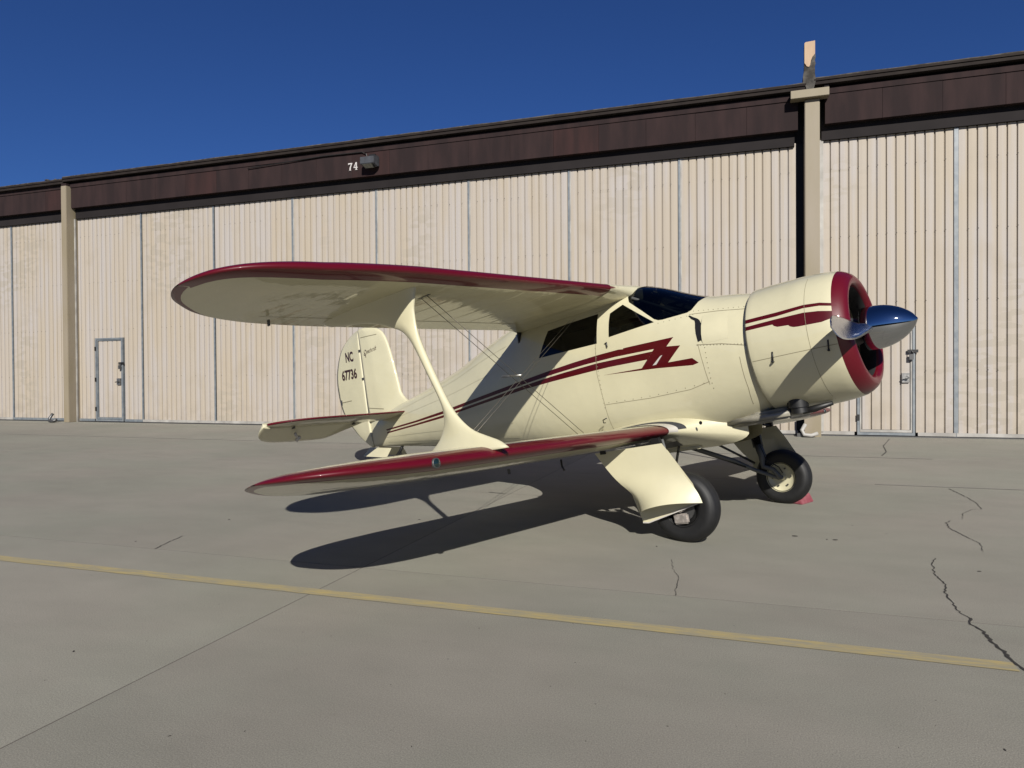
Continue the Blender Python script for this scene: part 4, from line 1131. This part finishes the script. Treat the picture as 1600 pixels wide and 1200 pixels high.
    bm = bmesh.new(); rows = []; NZ, NX = 22, 20
    for i in range(NZ + 1):
        r_ = i / NZ; R_ = []
        for k in range(NX + 1):
            u = k / NX
            zt1 = -.735 + (-1.290 + .735) * r_; zt2 = -.735 + (-1.318 + .735) * r_
            z = zt1 + (zt2 - zt1) * u + .045 * math.sin(math.pi * u) * r_ ** 2
            xf = interp(fore, zt1); xa = interp(aftT, zt2); x = xf + (xa - xf) * u
            R_.append((x, s * DY(x, .185 * max(0, (r_ - .35) / .65) ** 1.8 * (math.sin(math.pi * u ** 1.45) ** .6 if 0 < u < 1 else 0.0)), z))
        rows.append(R_)
    grid(bm, rows); bmesh.ops.recalc_face_normals(bm, faces=bm.faces)
    bmesh.ops.solidify(bm, geom=bm.faces[:], thickness=.004)
    po('door_skin', bm, M_cream, gd, angle=40)
    IX = [(-1.680 - .555 * k / NX) for k in range(NX + 1)]
    low_ = [(x, s * DY(x, -.03), -1.292 - .145 * (k / NX) + .02 * max(0, k / NX - .9) * 10) for k, x in enumerate(IX)]
    bm = bmesh.new()
    R0 = [(interp(fore, -.80) + (interp(aftT, -.80) - interp(fore, -.80)) * k / NX) for k in range(NX + 1)]
    R1 = [(interp(fore, -1.12) + (interp(aftT, -1.12) - interp(fore, -1.12)) * k / NX) for k in range(NX + 1)]
    grid(bm, [low_, [(x, s * DY(x, -.028), -1.12) for x in R1], [(x, s * DY(x, -.012), -.80) for x in R0]])
    po('door_back_plate', bm, M_cream, gd, smooth=False)
    bm = bmesh.new(); grid(bm, [low_, [(p[0], p[1] + s * .012, p[2]) for p in low_], [(p[0], p[1] + s * .012, p[2] + .010) for p in low_], [(p[0], p[1], p[2] + .010) for p in low_]], close_u=True)
    po('door_edge', bm, M_white, gd, smooth=False)
    bm = bmesh.new(); y_ = s * 1.36
    box(bm, -2.03, -1.95, y_ - .02, y_ + .02, -.74, -.68); box(bm, -2.20, -2.16, y_ - .01, y_ + .02, -.755, -.71); box(bm, -2.52, -2.47, s * 1.47 - .012, s * 1.47 + .012, -.755, -.72)
    tube(bm, [(-1.98, y_, -.73), (-2.02, s * 1.25, -.70)], .014, 8)
    po('door_hinge', bm, M_blackp, gd, smooth=False)
    # dark wheel bay under the wing
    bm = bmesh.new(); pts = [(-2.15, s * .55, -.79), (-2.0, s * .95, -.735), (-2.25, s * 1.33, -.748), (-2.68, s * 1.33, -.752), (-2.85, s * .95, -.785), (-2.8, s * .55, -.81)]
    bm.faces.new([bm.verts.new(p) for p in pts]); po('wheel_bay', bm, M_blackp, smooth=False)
# belly
bo('belly_keel', M_cream, plane, -2.68, -2.10, -.28, .28, -.85, -.68, .02)
bm = bmesh.new(); tube(bm, [(-1.07, -.25, -.50), (-1.07, -.25, -.655)], .078, 24); tube(bm, [(-1.07, -.25, -.52), (-1.075, -.25, -.60)], .095, 24)
po('exhaust_stack', bm, M_blackp, angle=40)
bm = bmesh.new(); tube(bm, [(-.78, -.20, -.61), (-.95, -.21, -.635), (-1.05, -.22, -.64)], [.020, .034, .03], 10); po('drain_pipe', bm, M_blackp)
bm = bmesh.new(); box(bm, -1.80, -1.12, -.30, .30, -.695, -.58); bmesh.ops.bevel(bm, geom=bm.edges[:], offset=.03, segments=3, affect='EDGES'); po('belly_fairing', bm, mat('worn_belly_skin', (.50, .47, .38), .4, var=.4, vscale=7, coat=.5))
bm = bmesh.new(); tube(bm, [(-2.98, -.60, -.43), (-2.98, -.635, -.43), (-2.98, -.64, -.40), (-2.93, -.64, -.385)], .006, 6); po('step_handle', bm, M_blackp)
bm = bmesh.new(); tube(bm, [(-2.86, -.565, .40), (-2.80, -.60, .41), (-2.80, -.60, .36)], .007, 6); po('door_handle', bm, M_steel)

# =================================================================== CHOCK
ch = empty('wheel_chock', (.575, 8.80, 0), 'faded red rubber wedge chock against the front of the far main wheel', 'chock')
ch.rotation_euler = (0, 0, R(62))
bm = bmesh.new()
prof_c = [(-.075, 0), (.085, 0), (.03, .085), (-.02, .10)]
for x0, x1 in ((-.15, .16),):
    a = [bm.verts.new((x0, y, z)) for y, z in prof_c]; b3 = [bm.verts.new((x1, y, z)) for y, z in prof_c]
    bm.faces.new(a); bm.faces.new(b3[::-1])
    for i in range(4): bm.faces.new((a[i], a[(i + 1) % 4], b3[(i + 1) % 4], b3[i]))
bmesh.ops.bevel(bm, geom=bm.edges[:], offset=.008, segments=2, affect='EDGES')
mesh_obj('wedge', bm, M_red_chock, ch)
bm = bmesh.new(); tube(bm, [(.13, .0, .05), (.17, .02, .04), (.19, .04, .012)], .006, 6); mesh_obj('rope_loop', bm, M_angle, ch)

# =================================================================== CRACKS AND SPECKS
def gpt(px, py):
    """ground point lying along a sight line of the survey photograph, used only to lay out the crack polylines"""
    d = fwd * 1108.2 + rt * (px - 800) - upv * (py - 600); t = -CAMH / d.z; return (d.x * t, d.y * t)
def crack(P, w0, w1, jit=.0085):
    ribbon('crack', [gpt(*p) for p in P], lambda t: w0 + (w1 - w0) * t, M_crack, z=.003, jitter=jit, sub=.028)
crack([(1462, 873), (1457, 880), (1460, 898), (1478, 915), (1476, 925), (1490, 945), (1500, 958), (1515, 966)], .006, .010)
crack([(1515, 966), (1518, 976), (1537, 988), (1548, 1002), (1568, 1018), (1582, 1034), (1604, 1050), (1640, 1075)], .012, .020)
crack([(1535, 862), (1532, 850), (1512, 840), (1484, 826), (1478, 817), (1486, 814)], .005, .010)
crack([(1503, 812), (1505, 802), (1520, 796), (1534, 796), (1524, 785), (1506, 775), (1483, 764)], .004, .012)
crack([(1050, 875), (1052, 890), (1062, 905), (1057, 915), (1055, 931)], .003, .006, .008)
crack([(1390, 686), (1380, 697), (1385, 706), (1378, 712)], .01, .02)
crack([(242, 858), (262, 848), (285, 838)], .008, .008, .006)
bm = bmesh.new()
specks = [(1242, 838, .022), (1305, 844, .020), (1292, 843, .012), (1332, 821, .008), (655, 812, .012), (115, 1018, .010), (1026, 854, .012), (1530, 893, .014), (1385, 834, .007), (212, 846, .01), (358, 812, .012), (265, 1150, .006), (1570, 1172, .008), (700, 1030, .005), (930, 1100, .004)]
for _ in range(45):
    specks.append((rnd.uniform(0, 1600), rnd.uniform(790, 1190), rnd.uniform(.002, .0045)))
for px, py, s in specks:
    g = gpt(px, py)
    bmesh.ops.create_icosphere(bm, subdivisions=1, radius=s * .75, matrix=Matrix.Translation((g[0], g[1], s * .15)) @ Matrix.Rotation(rnd.uniform(0, 6), 4, 'Z') @ Matrix.Diagonal((1.8, .8, .35, 1)))
tag(mesh_obj('grit', bm, M_crack), kind='stuff')
